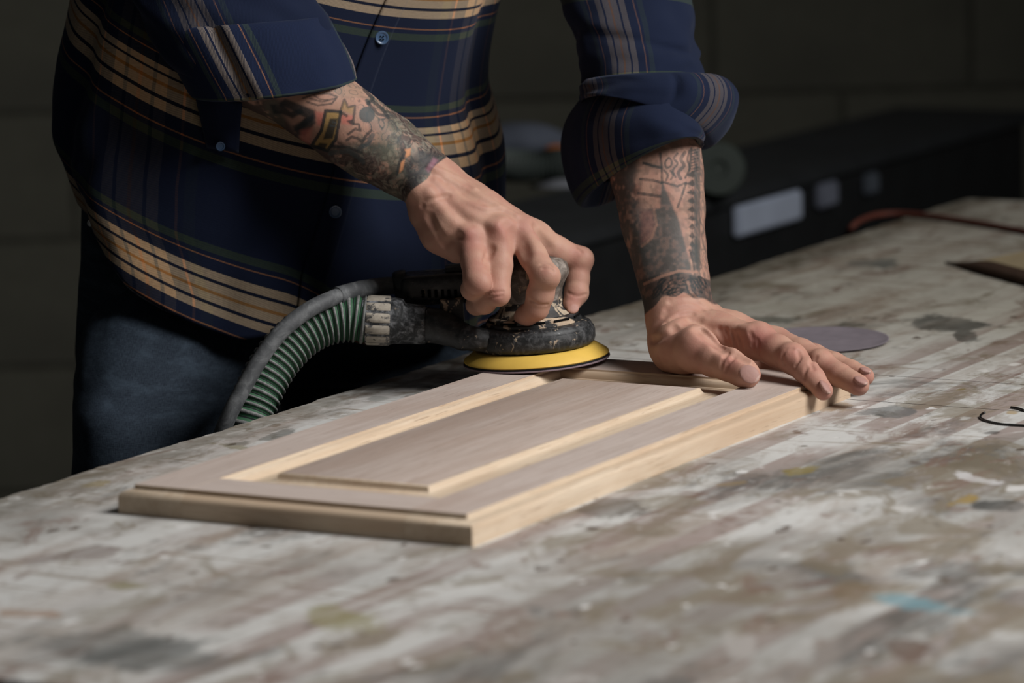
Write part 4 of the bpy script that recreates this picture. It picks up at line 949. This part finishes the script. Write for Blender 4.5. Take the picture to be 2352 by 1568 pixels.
# ================================================================ clothes: rings measured left edge / right edge, front sag
PLAID = m_plaid(); PLAID_BODY = m_plaid('plaid_flannel_body', 0.10); PLAID_CUFF = m_plaid('plaid_flannel_cuff', 0.95); DENIM = m_denim()  # same plaid; upright stripes dimmer on the body, brighter on the right cuff
M_BTN = m_simple('blue_shirt_button', (0.045, 0.085, 0.16, 1), 0.3, 0.6, 0.15, 80)
M_RIVET = m_simple('steel_rivet', (0.6, 0.6, 0.58, 1), 0.25, 0.6, 0.05, 80, 1.0)
def fold(a, s, seed, amp, f1=3.0, f2=5.0):
    return amp*(mnoise.noise(Vector((f1*math.cos(a), f1*math.sin(a), s*f2 + seed*7.1))) + 0.5*mnoise.noise(Vector((2.2*f1*math.cos(a), 2.2*f1*math.sin(a), s*f2*2 + seed*3.3))))
class Loft:
    """stations: (Lx, Ly, Ld, Rx, Ry, Rd, sag px, half depth).  phi 0 = right edge, 90 deg = front, 180 = left edge."""
    def __init__(s, st, seed=0, amp=2.0, f1=2.0, f2=6.0, extra=None):
        s.st = [np.array(q, float) for q in st]; s.seed, s.amp, s.f1, s.f2, s.extra = seed, amp, f1, f2, extra
    def at(s, t, a, off=0.0):
        n = len(s.st)-1; k = min(int(t*n), n-1); q = t*n - k
        P = [s.st[max(k-1, 0)], s.st[k], s.st[k+1], s.st[min(k+2, n)]]
        v = 0.5*(2*P[1] + (P[2]-P[0])*q + (2*P[0]-5*P[1]+4*P[2]-P[3])*q*q + (3*P[1]-P[0]-3*P[2]+P[3])*q**3)
        Lp, Rp = cc(v[0], v[1], v[2]), cc(v[3], v[4], v[5]); c = (Lp+Rp)/2; h = (Rp-Lp)/2
        hn = h/np.linalg.norm(h); sag = rp(v[6], (v[2]+v[5])/2); B = np.array([0, sag, -v[7]]); fwd_ = B - hn*(B@hn)*0.0
        k_ = 1.0 + (s.amp*0 if True else 0)
        co, si = math.cos(a), math.sin(a)
        p = c + h*co + fwd_*si
        nrm = h*co/np.dot(h, h)**.5 + np.array([0, 0, -1.0])*si; nrm /= np.linalg.norm(nrm)+1e-9
        o = off + fold(a, t, s.seed, s.amp, s.f1, s.f2) + (s.extra(t, a) if s.extra else 0)
        return p + nrm*o
def cloth(name, L, ts, n, uvf, mat, parent, a0=0.0, a1=2*math.pi, tmap=None, off=0.0, thick=1.1, drift=None):
    wrap = abs(a1-a0-2*math.pi) < 1e-6; m = len(ts); nn = n if wrap else n+1
    V = []; UVs = []
    for i, t in enumerate(ts):
        for j in range(nn):
            a = a0 + (a1-a0)*j/n; tt = tmap(t, a) if tmap else t
            V.append(C2W(L.at(tt, a + (drift(tt) if drift else 0), off)))
    F = grid_faces(m, nn, wrap)
    me = mesh_py(name, V, [tuple(f) for f in F]); uvl = me.uv_layers.new(name='UVMap')
    li = 0
    for i in range(m-1):
        for j in range(n):
            for (ii, jj) in ((i, j), (i, j+1), (i+1, j+1), (i+1, j)):
                a = a0 + (a1-a0)*jj/n; t = ts[ii]; tt = tmap(t, a) if tmap else t
                uvl.data[li].uv = uvf(tt, a + (drift(tt) if drift else 0)); li += 1
    o = link(name, me, mat, parent)
    md = o.modifiers.new('thickness', 'SOLIDIFY'); md.thickness = S*thick; md.offset = -1
    return o
PI = math.pi
# ---- torso: each ring drops to the right and sags in front because he leans over the bench
YS = [-330, -207, -90, 40, 119, 200, 270, 330, 390, 440, 490, 540, 590, 650, 740]
def tor(y0):
    k = (y0+330)/1070.0
    xl = np.interp(y0, [-330, -100, 130, 230, 330, 440, 490, 590, 700, 760], [290, 215, 160, 140, 126, 124, 142, 178, 186, 188])
    xr = np.interp(y0, [-330, -130, 0, 110, 200, 310, 600, 760], [1200, 1152, 1114, 1136, 1156, 1163, 1148, 1130])
    sg = np.interp(y0, [-330, 0, 300, 600, 760], [150, 180, 185, 170, 150])
    ln = np.interp(y0, [-330, 100, 750], [-60, -15, 45])
    return (xl, y0-130, 3640+ln, xr, y0+130, 3830+ln, sg, 106)
def tor_fold(t, a):
    return 1.2*math.sin(9*a + 7*t)*max(0, math.sin(a)) - 11*math.exp(-((a-2.78+0.10*math.sin(6*t))/0.11)**2) + 4*math.exp(-((a-2.5)/0.16)**2) - 7*math.exp(-((a-(2.05+0.9*t))/0.09)**2)*sstep(0.25, 0.5, t)*(1-sstep(0.75, 0.95, t)) - 5*math.exp(-((a-(1.45+0.5*t))/0.08)**2)*sstep(0.3, 0.5, t) - 9*math.exp(-((a-0.36)/0.10)**2) + 2.6*mnoise.noise(Vector((a*1.7, t*9 - a*2.2, 4.4)))
TOR = Loft([tor(y) for y in YS], 1, 2.6, 1.6, 5.0, tor_fold)
def t_of_y(y): return float(np.interp(y, YS, np.arange(len(YS))/(len(YS)-1.0)))
def y_of_t(t): return float(np.interp(t*(len(YS)-1), np.arange(len(YS)), YS))
def uv_tor(t, a):
    v = np.interp(y_of_t(t), [-620, -192, 119, 550, 900], [-0.8, 0.5, 1.5, 2.5, 3.3])
    v -= 0.24*sstep(0.0, 0.6, math.cos(a))*sstep(360, 470, y_of_t(t))
    return ((a - math.radians(130))/1.78 + 0.5, v)
def si_front(a): return math.sin(a) > 0
def hem(t, a):          # shirt tails: high at the side seams, low in front and behind
    f = max(0.0, math.sin(a)); left = max(0.0, -math.cos(a))
    yend = 650 - 74*sstep(0.70, 0.95, left) - 78*sstep(-0.28, 0.12, math.cos(a))*(1 if si_front(a) else 0)
    return t*t_of_y(min(yend, 735))
shirt = cloth('shirt', TOR, np.linspace(0, 1, 70), 150, uv_tor, PLAID_BODY, person, tmap=hem, thick=1.6)
shirt['label'] = 'navy flannel shirt with tan plaid bands'
ap = math.acos((868-640)/512.0)
plk = cloth('placket', TOR, np.linspace(0.0, 0.985, 60), 8, lambda t, a: (uv_tor(t, a)[0], uv_tor(t, a)[1]), PLAID_BODY, shirt, 1.04, 1.148, tmap=hem, off=3.4, thick=3.2, drift=lambda t: 0.2*max(-0.3, (y_of_t(t)+208)/413.0))
def button(px, py, d, r, parent, mat=M_BTN, nrm=(0.1, 0.15, -1), name='button'):
    c = np.array(C2W(cc(px, py, d))); n_ = Vector(nrm).normalized(); wn = (n_.x*RIGHT - n_.y*UP + n_.z*FWD).normalized()
    k = r*d/FPX
    me = autosmooth(from_bm(name, lathe_bm([(0, -1.4), (k*0.9, -1.4), (k, -0.6), (k, 0.7), (k*0.92, 1.2), (k*0.72, 1.1), (k*0.62, 0.5), (0, 0.35)], 32)), 40)
    me.transform(Matrix.Translation(c) @ wn.to_track_quat('Z', 'Y').to_matrix().to_4x4())
    return link(name, me, mat, parent)
def front_d(L, px, py, a_lo=0.2, a_hi=PI-0.2):
    best = None
    for i in range(60):
        for j in range(60):
            p = L.at(i/59.0, a_lo+(a_hi-a_lo)*j/59.0); x_, y_ = 1176+FPX*p[0]/p[2], 784+FPX*p[1]/p[2]; q = (x_-px)**2+(y_-py)**2
            if best is None or q < best[0]: best = (q, p[2])
    return best[1]
for (bx, by, br_) in ((877, 87, 16), (836, 300, 15), (770, 486, 15)):
    b = button(bx, by, front_d(TOR, bx, by) - 6.8, br_, shirt, nrm=(0.28, 0.10, -1))
    if by == 87:
        for k in range(4):
            dx, dy = (-3.4, 3.4)[k % 2], (-3.4, 3.4)[k // 2]
            button(bx+dx, by+dy, front_d(TOR, bx, by) - 7.4, 1.7, b, M_SLOT, (0.28, 0.10, -1), 'thread_hole')
# ---- right sleeve (left of the picture)
SR = Loft([(190, -330, 3600, 620, -300, 3640, 0, 60), (246, -120, 3570, 706, -90, 3600, 10, 60), (300, 0, 3560, 722, -10, 3590, 16, 58), (362, 110, 3560, 768, 78, 3585, 26, 56), (425, 186, 3565, 806, 158, 3585, 34, 52), (448, 214, 3570, 815, 190, 3585, 38, 50)], 3, 3.2, 1.5, 5.0,
    lambda t, a: 4.0*mnoise.noise(Vector((a*2.2 + t*4, t*7, 2.0))) - 3.2*math.exp(-((a-1.72-0.25*t)/0.10)**2)*sstep(0.35, 0.6, t))
def uv_sr(t, a): return ((a - 1.92)*0.46 + 0.5, 0.30 - (1-t)*0.85)
slv = cloth('sleeve', SR, np.linspace(0, 0.93, 46), 110, uv_sr, PLAID, shirt, thick=1.6)
CR_ = Loft([(352, 64, 3559, 752, 36, 3588, 18, 58), (360, 76, 3558, 762, 50, 3586, 20, 60), (404, 158, 3562, 799, 116, 3584, 26, 60), (436, 210, 3566, 819, 170, 3583, 30, 57), (444, 221, 3568, 819, 181, 3583, 32, 54), (466, 218, 3568, 806, 180, 3583, 28, 48), (452, 160, 3566, 794, 126, 3583, 22, 46)], 5, 2.6, 1.4, 3.0,
    lambda t, a: 3.0*mnoise.noise(Vector((a*1.8, t*3, 7.0))) - 4.2*math.exp(-((a-1.86)/0.07)**2) + 2.4*math.exp(-((a-1.70)/0.09)**2))
def uv_cr(t, a): return ((a - 1.85)*0.46 + 0.5, 0.26 - 0.62*abs(0.62-t))
cuff = cloth('rolled_cuff', CR_, np.linspace(0, 1, 30), 120, uv_cr, PLAID_CUFF, slv, thick=1.6); cuff['label'] = 'rolled cuff'
# loose end of the cuff with its button, hanging under the forearm
def flap(name, pts, mat, parent, nu=10, nv=10):
    V = []; 
    for i in range(nu+1):
        for j in range(nv+1):
            s_, t_2 = i/nu, j/nv
            p = (1-s_)*((1-t_2)*cc(*pts[0]) + t_2*cc(*pts[3])) + s_*((1-t_2)*cc(*pts[1]) + t_2*cc(*pts[2]))
            p = p + np.array([0, 0, 5*mnoise.noise(Vector((s_*2.2, t_2*2.2, 5)))- 7*math.sin(PI*s_)]); V.append(C2W(p))
    n = nv+1; F = [(i*n+j, i*n+j+1, (i+1)*n+j+1, (i+1)*n+j) for i in range(nu) for j in range(nv)]
    me = mesh_py(name, V, F); uvl = me.uv_layers.new(name='UVMap'); li = 0
    for i in range(nu):
        for j in range(nv):
            for (ii, jj) in ((i, j), (i, j+1), (i+1, j+1), (i+1, j)): uvl.data[li].uv = (0.02 + 0.10*ii/nu, 0.10 - 0.28*(1-jj/nv)); li += 1
    o = link(name, me, mat, parent); md = o.modifiers.new('thickness', 'SOLIDIFY'); md.thickness = S*2; return o
fp = flap('cuff_tab', [(446, 212, 3566), (556, 238, 3556), (548, 352, 3592), (474, 340, 3598)], PLAID, slv)
button(506, 336, 3582, 11, fp, nrm=(0.2, 0.1, -1))
# ---- yoke and collar: the shoulders, above the picture
YK = Field(cc(120, -620, 3500) - 30, cc(1620, -60, 3980) + 30, 6.0)
YK.cone(chest + [0, 10, 0], shR, 96, 70, 25); YK.cone(chest + [0, 10, 0], shL, 96, 66, 25); YK.cone(shR, cc(420, -230, 3600), 70, 66, 15); YK.cone(shL, cc(1400, -230, 3790), 66, 64, 15); YK.cone(chest, neck*0.5 + chest*0.5, 90, 62, 20)
Vy, Fy = YK.mesh(); me = mesh_np('yoke', flatten(Vy)[0], Fy); uvl = me.uv_layers.new(name='UVMap')
lv = np.zeros(len(me.loops), dtype=np.int32); me.loops.foreach_get('vertex_index', lv)
uvl.data.foreach_set('uv', np.stack([Vy[lv, 0]/170.0, -Vy[lv, 1]/170.0], 1).astype(np.float32).ravel())
link('yoke', me, PLAID, shirt)
colr = tube('collar', catmull([np.array(C2W(neck*0.72 + chest*0.28 + np.array([58*math.cos(q), 10 - 14*math.sin(q), -52*math.sin(q)]))) for q in np.linspace(-1.2, PI+1.2, 12)], 40), np.full(40, S*13), PLAID, shirt, 12)
# ---- left sleeve (right of the picture)
SL = Loft([(1230, -330, 3800, 1590, -330, 3830, 0, 62), (1262, -120, 3735, 1592, -120, 3765, -6, 62), (1286, 0, 3700, 1594, 0, 3725, -6, 62), (1318, 95, 3676, 1606, 95, 3698, -8, 62), (1336, 160, 3660, 1612, 150, 3680, -8, 62), (1340, 215, 3650, 1616, 205, 3668, -8, 62)], 8, 3.0, 1.5, 5.0,
    lambda t, a: 4.5*mnoise.noise(Vector((a*1.6 - t*3, t*8, 9.0))) - 4*math.exp(-((t-0.66-0.10*math.cos(a))/0.035)**2)*max(0, math.sin(a)))
def uv_sl(t, a): return ((a - 1.90)*0.38 + 0.5, 0.26 - (0.93-t)*0.95)
slv2 = cloth('sleeve', SL, np.linspace(0, 1, 46), 110, uv_sl, PLAID, shirt, thick=1.6)
CU = Loft([(1336, 188, 3654, 1618, 180, 3670, -6, 64), (1332, 196, 3650, 1668, 182, 3662, -8, 72), (1331, 212, 3646, 1693, 222, 3654, -16, 76), (1334, 226, 3642, 1682, 284, 3650, -24, 76), (1338, 236, 3640, 1634, 333, 3646, -30, 73), (1350, 228, 3642, 1604, 314, 3646, -30, 64)], 11, 1.8, 1.5, 3.0,
    lambda t, a: 2.6*mnoise.noise(Vector((a*1.9 + 3, t*4, 17.0))) - 6.5*math.exp(-((a-1.33-0.10*t)/0.05)**2)*math.exp(-((t-0.45)/0.25)**2) + 2.2*math.exp(-((a-1.20)/0.09)**2)*math.exp(-((t-0.45)/0.3)**2))
cuff2 = cloth('rolled_cuff', CU, np.linspace(0, 1, 40), 140, lambda t, a: ((a - 0.74)*0.52 + 0.5, -0.16 + 0.28*t), PLAID, slv2, thick=1.6); cuff2['label'] = 'loose flared rolled cuff'
CL = Loft([(1344, 214, 3680, 1606, 276, 3622, -26, 66), (1306, 262, 3684, 1616, 312, 3614, -32, 76), (1290, 322, 3680, 1618, 326, 3610, -34, 80), (1300, 402, 3672, 1613, 329, 3608, -34, 78), (1322, 456, 3664, 1606, 328, 3608, -32, 72), (1346, 467, 3660, 1596, 322, 3612, -30, 64), (1366, 410, 3664, 1590, 290, 3620, -28, 56)], 13, 2.2, 1.5, 3.0,
    lambda t, a: 3.0*mnoise.noise(Vector((a*1.7 + 5, t*4, 27.0))) - 2.5*math.exp(-((a-2.15)/0.10)**2))
fold2 = cloth('cuff_fold', CL, np.linspace(0, 1, 44), 130, lambda t, a: ((a - 1.95)*0.50 + 0.5 - 0.10*t, 0.275 - 0.75*abs(0.70-t)), PLAID, cuff2, thick=1.6)
# ---- jeans
def uv_j(t, a): return (a*0.35, t*2.0)
jeans = None
HIP = Loft([(190, 380, 3705, 1130, 440, 3905, 60, 86), (186, 560, 3705, 1120, 600, 3910, 70, 92), (178, 720, 3700, 1105, 760, 3915, 60, 94), (176, 830, 3695, 1095, 850, 3920, 50, 92)], 21, 1.6, 1.5, 4.0)
jeans = cloth('jeans', HIP, np.linspace(0, 1, 24), 110, uv_j, DENIM, person, thick=1.5)
LEG1 = Loft([(260, 620, 3720, 560, 640, 3760, 0, 60), (190, 760, 3690, 610, 770, 3760, 16, 84), (172, 880, 3665, 600, 890, 3745, 20, 90), (165, 1000, 3640, 566, 1000, 3716, 12, 88), (164, 1300, 3650, 540, 1300, 3725, 0, 78), (190, 1760, 3670, 510, 1760, 3740, 0, 66), (230, 2300, 3700, 500, 2300, 3770, 0, 56), (250, 2760, 3730, 490, 2760, 3800, 0, 54)], 23, 2.4, 1.6, 6.0, lambda t, a: 2.4*mnoise.noise(Vector((a*1.2, t*16, 31.0))))
cloth('trouser_leg', LEG1, np.linspace(0, 1, 70), 80, uv_j, DENIM, jeans, thick=1.5)
LEG2 = Loft([(700, 620, 3850, 1050, 640, 3900, 0, 60), (646, 850, 3830, 1090, 850, 3900, 6, 86), (650, 1000, 3830, 1080, 1000, 3900, 6, 86), (690, 1300, 3850, 1070, 1300, 3920, 0, 76), (750, 1760, 3870, 1080, 1760, 3940, 0, 64), (780, 2300, 3900, 1070, 2300, 3970, 0, 56), (790, 2760, 3930, 1060, 2760, 4000, 0, 54)], 27, 2.4, 1.6, 6.0)
cloth('trouser_leg', LEG2, np.linspace(0, 1, 60), 80, uv_j, DENIM, jeans, thick=1.5)
button(209, 512, min(front_d(HIP, 211, 511, 0.2, PI), front_d(TOR, 215, 505, 0.2, PI)) - 9.0, 8.5, jeans, M_RIVET, (-0.3, 0, -1), 'rivet')
M_SHOE = m_simple('brown_work_boot', lin(60, 42, 30), 0.6, 0.3, 0.2, 40)
for (fx, fd) in ((372, 3760), (925, 3960)):
    F_ = Field(cc(fx-260, 2700, fd-60) - 60, cc(fx+260, 3200, fd+60) + 120, 5.0); base = (CAM.z)/S
    fw = C2W(cc(fx, 2780, fd)); gz = fw.z/S
    a = cc(fx, 2790, fd); down = np.array([-(UP.z*0), 1, 0.0])
    dn = np.array([RIGHT.dot(Vector((0, 0, -1))), -UP.dot(Vector((0, 0, -1))), FWD.dot(Vector((0, 0, -1)))])
    fd_ = np.array([0.55, 0, -0.84]); fd_ = fd_ - dn*(fd_@dn); fd_ /= np.linalg.norm(fd_)
    ank = a; heel = a + dn*(gz-34); toe = heel + fd_*150
    F_ = Field(np.minimum(np.minimum(ank, heel), toe)-90, np.maximum(np.maximum(ank, heel), toe)+90, 5.0)
    F_.cone(ank, heel, 50, 38, 14); F_.cone(heel - fd_*20, toe, 36, 34, 20)
    Vs, Fs = F_.mesh(); Ws = flatten(Vs)[0]; Ws[:, 2] = np.maximum(Ws[:, 2], 0.001)
    link('boot', mesh_np('boot', Ws, Fs), M_SHOE, person)
# ================================================================ loose things on the bench
def bz(u, v, h=0.0): return W(u, v, -T + h)
disc = empty('sanding_disc', bz(158, 948)); tag(disc, 'loose purple-grey sanding disc lying flat on the workbench behind the flat hand', 'sanding disc')
bm = bmesh.new(); n = 64; rows = []
for r_, z_2 in ((0, 1.4), (30, 1.4), (60, 1.6), (71, 2.6), (72.5, 3.0), (72.5, 2.2), (71, 1.7), (60, 0.7), (0, 0.5)):
    if r_ == 0: rows.append([bm.verts.new((0, 0, S*z_2))])
    else: rows.append([bm.verts.new((S*r_*math.cos(2*PI*i/n), S*r_*math.sin(2*PI*i/n), S*(z_2 + (1.6*max(0, math.sin(2*PI*i/n+0.6))*(r_/72)**4)))) for i in range(n)])
for a, b in zip(rows[:-1], rows[1:]):
    for i in range(n):
        j = (i+1) % n
        if len(a) == 1: bm.faces.new((a[0], b[i], b[j]))
        elif len(b) == 1: bm.faces.new((a[i], b[0], a[j]))
        else: bm.faces.new((a[i], b[i], b[j], a[j]))
link('abrasive_sheet', from_bm('abrasive_sheet', bm), m_simple('worn_purple_abrasive', lin(116, 108, 114), 0.7, 0.3, 0.12, 60), disc, world=False)

def ground_tube(name, pts, r, mat, label, cat, h0=None, lift=None, samples=60):
    Pw = []
    for i, p in enumerate(pts):
        q = onz(p[0], p[1], -T + r + (p[2] if len(p) > 2 else 0)); Pw.append(np.array(q))
    C = catmull(Pw, samples); me = tube(name, C, np.full(samples, S*r), mat, None, 14)
    return tag(me, label, cat)
M_ORANGE = m_simple('orange_red_cord', lin(78, 34, 22), 0.75, 0.4, 0.15, 60)
oc = ground_tube('extension_cord', [(1930, 570, -70), (1944, 540, -18), (1958, 520, -1), (1978, 506, 0.3), (2015, 494, 0.3), (2080, 491, 0.3), (2200, 505, 0.3), (2352, 531, 0.3), (2520, 566, 0.3)], 3.8, M_ORANGE, 'orange-red cord running across the far right end of the workbench', 'cord')
M_WIRE = m_simple('thin_black_plastic', (0.006, 0.007, 0.007, 1), 0.35, 0.5)
ground_tube('black_wire', [(2262, 947, 3.5), (2255, 951, 1.5), (2251.5, 957, 0.2), (2258, 963, 0.2), (2275, 968.5, 0.2), (2305, 974, 0.2), (2352, 977, 0.2), (2440, 981, 0.2), (2500, 975, .2), (2480, 958, .2), (2410, 950, .2), (2360, 944, 0.2), (2340, 938, 0.2), (2322, 935, 0.2)], 1.05, M_WIRE, 'loop of thin black wire lying on the workbench by the right edge of the photo', 'wire', samples=110)
# arched scrap of brown paper
sp = empty('paper_scrap', onz(2290, 610)); tag(sp, 'curled scrap of tan paper with brown underside on the far right of the workbench', 'paper')
A = np.array(w2uv(onz(2172, 606))); Bq = np.array(w2uv(onz(2420, 672))); dirn = (Bq-A)/np.linalg.norm(Bq-A); per_ = np.array([-dirn[1], dirn[0]])
if (np.array(w2uv(onz(2300, 560))) - A)@per_ < 0: per_ = -per_
Lp = np.linalg.norm(Bq-A); V = []; nu, nv = 26, 26
def paper_pt(s_, q):
    k_ = sstep(0.0, 0.42, s_); wdt = 12 + 120*k_; hh = 2 + 11*k_
    if q < 0.7: t_2 = q/0.7; xx = wdt*(1-t_2); zz_ = 1.0 + 30*k_*(1-t_2)**1.3
    else: t_2 = (q-0.7)/0.3; xx = -6*k_*math.sin(t_2*PI*0.9) + 10*k_*t_2**3; zz_ = 1.0 + hh*t_2**1.3
    p = A + dirn*(Lp*s_) + per_*xx; return W(p[0], p[1], -T + zz_)
for i in range(nu+1):
    for j in range(nv+1): V.append(paper_pt(i/nu, j/nv))
n = nv+1; nV = len(V); F = [(i*n+j, i*n+j+1, (i+1)*n+j+1, (i+1)*n+j) for i in range(nu) for j in range(nv)]
me = mesh_py('paper_sheet', V, F); me.update()
if sum(p.normal.z for p in me.polygons) < 0: me.flip_normals()
V2 = [v.co - v.normal*S*0.7 for v in me.vertices]
o = link('paper_sheet', me, m_simple('pale_kraft_paper', lin(138, 124, 98), 0.8, 0.2, 0.10, 30), sp)
link('paper_backing', mesh_py('paper_backing', V2, F), m_simple('brown_abrasive_backing', lin(62, 46, 36), 0.85, 0.2, 0.15, 60), sp)
# ================================================================ dim clutter behind the person
VDIR = Vector((S*(-SP), S*CP, 0)); UDIR = Vector((S*CP, S*SP, 0))     # along / across the benches
M_DARKM = m_simple('dark_steel', lin(24, 25, 26), 0.5, 0.4, 0.2, 20); M_PALE = m_simple('pale_blue_grey_panel', lin(158, 166, 182), 0.55, 0.4, 0.08, 20); M_GREYTOP = m_simple('grey_metal_top', lin(34, 36, 38), 0.6, 0.4, 0.2, 14)
def vbox(name, o_, du, dv, dz, mat, parent, bev=0.003):
    """box from corner o_ spanning du across, dv along, dz up (units)"""
    bm = bmesh.new(); c = [Vector(o_) + UDIR*a + VDIR*b + Vector((0, 0, S*e)) for a in (0, du) for b in (0, dv) for e in (0, dz)]
    vs = [bm.verts.new(p) for p in c]
    for f in ((0, 1, 3, 2), (4, 6, 7, 5), (0, 4, 5, 1), (2, 3, 7, 6), (0, 2, 6, 4), (1, 5, 7, 3)): bm.faces.new([vs[i] for i in f])
    bmesh.ops.recalc_face_normals(bm, faces=bm.faces); bmesh.ops.bevel(bm, geom=list(bm.edges), offset=bev, segments=2, affect='EDGES')
    return link(name, from_bm(name, bm), mat, parent, smooth=False)
E0 = at(1694, 474, 5150)                          # near top corner of the pale front
bb = empty('rear_bench', Vector((E0.x, E0.y, 0))); tag(bb, 'dark long bench with a pale blue-grey drawer front behind the person', 'workbench')
zt_ = E0.z/S
vbox('bench_top', E0 - VDIR*900 - UDIR*235 + Vector((0, 0, S*1)), 232, 1960, 20, M_GREYTOP, bb)
vbox('cabinet', E0 - VDIR*880 - UDIR*225 - Vector((0, 0, S*(zt_-90))), 215, 1920, zt_-90, M_DARKM, bb)
for q in (-860, 960): vbox('leg', E0 + VDIR*q - UDIR*140 - Vector((0, 0, E0.z)), 50, 50, 91, M_DARKM, bb)
dr = vbox('drawer_front', E0 - UDIR*10 - Vector((0, 0, S*42)), 12, 200, 41, M_PALE, bb)
vbox('drawer_front', E0 - UDIR*10 + VDIR*260 - Vector((0, 0, S*36)), 12, 60, 34, m_simple('grey_blue_panel', lin(100, 104, 116), 0.6, 0.3), bb)
vbox('drawer_front', E0 - UDIR*10 + VDIR*420 - Vector((0, 0, S*36)), 12, 40, 30, m_simple('slate_panel', lin(74, 80, 88), 0.6, 0.3), bb)
top_z = E0.z + S*21
def on_top(px, py):
    k = ray(px, py); t = (top_z - CAM.z)/k.z; return CAM + t*k
# coil of ribbed hose, cloth, orange clamp, small reel
pc = on_top(1225, 420); M_COIL = m_simple('grey_green_hose', lin(70, 77, 74), 0.6, 0.3, 0.2, 30)
dcl = depth_of(pc)
ch = empty('coiled_hose', pc); tag(ch, 'grey-green ribbed hose lying on the rear bench beside the torso', 'hose')
hp = [at(1120, 400, dcl+40), at(1180, 385, dcl), at(1240, 388, dcl-10), at(1290, 400, dcl+10), at(1350, 380, dcl+60)]
C = catmull([np.array(p) for p in hp], 160); C[:, 2] = top_z + S*24 + 0*C[:, 2]
tube('ribbed_tube', C, S*(20 + 3*np.sin(np.arange(160)*2*PI/5)), M_COIL, ch, 24)
def lump(name, px, py, d, rx, ry, rz, mat, label, cat, seed):
    F_ = Field(cc(px, py, d) - max(rx, ry, rz)*1.6, cc(px, py, d) + max(rx, ry, rz)*1.6, max(rx, ry, rz)/14.0)
    rr_ = random.Random(seed); F_.ell(cc(px, py, d), np.eye(3), (rx, ry, rz), 6)
    for k in range(9): F_.ell(cc(px, py, d) + np.array([rr_.uniform(-.7, .7)*rx, rr_.uniform(-.6, .5)*ry, rr_.uniform(-.7, .7)*rz]), np.eye(3), (rx*.45, ry*.45, rz*.45), 10)
    Vq, Fq = F_.mesh(); Wq = flatten(Vq)[0]; Wq[:, 2] = np.maximum(Wq[:, 2], top_z + 0.0006)
    o = link(name, mesh_np(name, Wq, Fq), mat); return tag(o, label, cat)
lump('rag_bundle', 1205, 330, dcl+125, 62, 30, 40, m_simple('blue_grey_rag', lin(80, 85, 96), 0.9, 0.1, 0.15, 30), 'crumpled blue-grey rag heaped on the rear bench beside the torso', 'rag', 3)
lump('white_rag', 1290, 446, dcl-40, 40, 18, 26, m_simple('grey_white_rag', lin(112, 114, 120), 0.9, 0.1, 0.1, 30), 'grey-white rag on the rear bench under the left cuff', 'rag', 5)
lump('orange_tool', 1284, 358, dcl+20, 17, 13, 14, m_simple('orange_plastic', lin(150, 84, 34), 0.5, 0.4, 0.1, 30), 'small orange tool handle on the rear bench beside the left cuff', 'tool', 7)
rl = on_top(1650, 452); dr_ = depth_of(rl)
reel = empty('cable_reel', rl); tag(reel, 'grey-green cable reel on the rear bench just right of the left forearm', 'reel')
me = from_bm('reel_flange', lathe_bm([(0, 0), (34, 0), (36, 3), (34, 6), (20, 8), (18, 16), (20, 26), (34, 28), (36, 31), (34, 34), (12, 34), (10, 30), (0, 30)], 40)); me.transform(Matrix.Translation(rl + Vector((0, 0, S*36))) @ Matrix.Rotation(math.radians(78), 4, 'X') @ Matrix.Translation((0, 0, -S*17)))
link('reel_flange', autosmooth(me, 40), m_simple('dark_green_plastic', lin(44, 51, 46), 0.6, 0.3, 0.2, 30), reel)
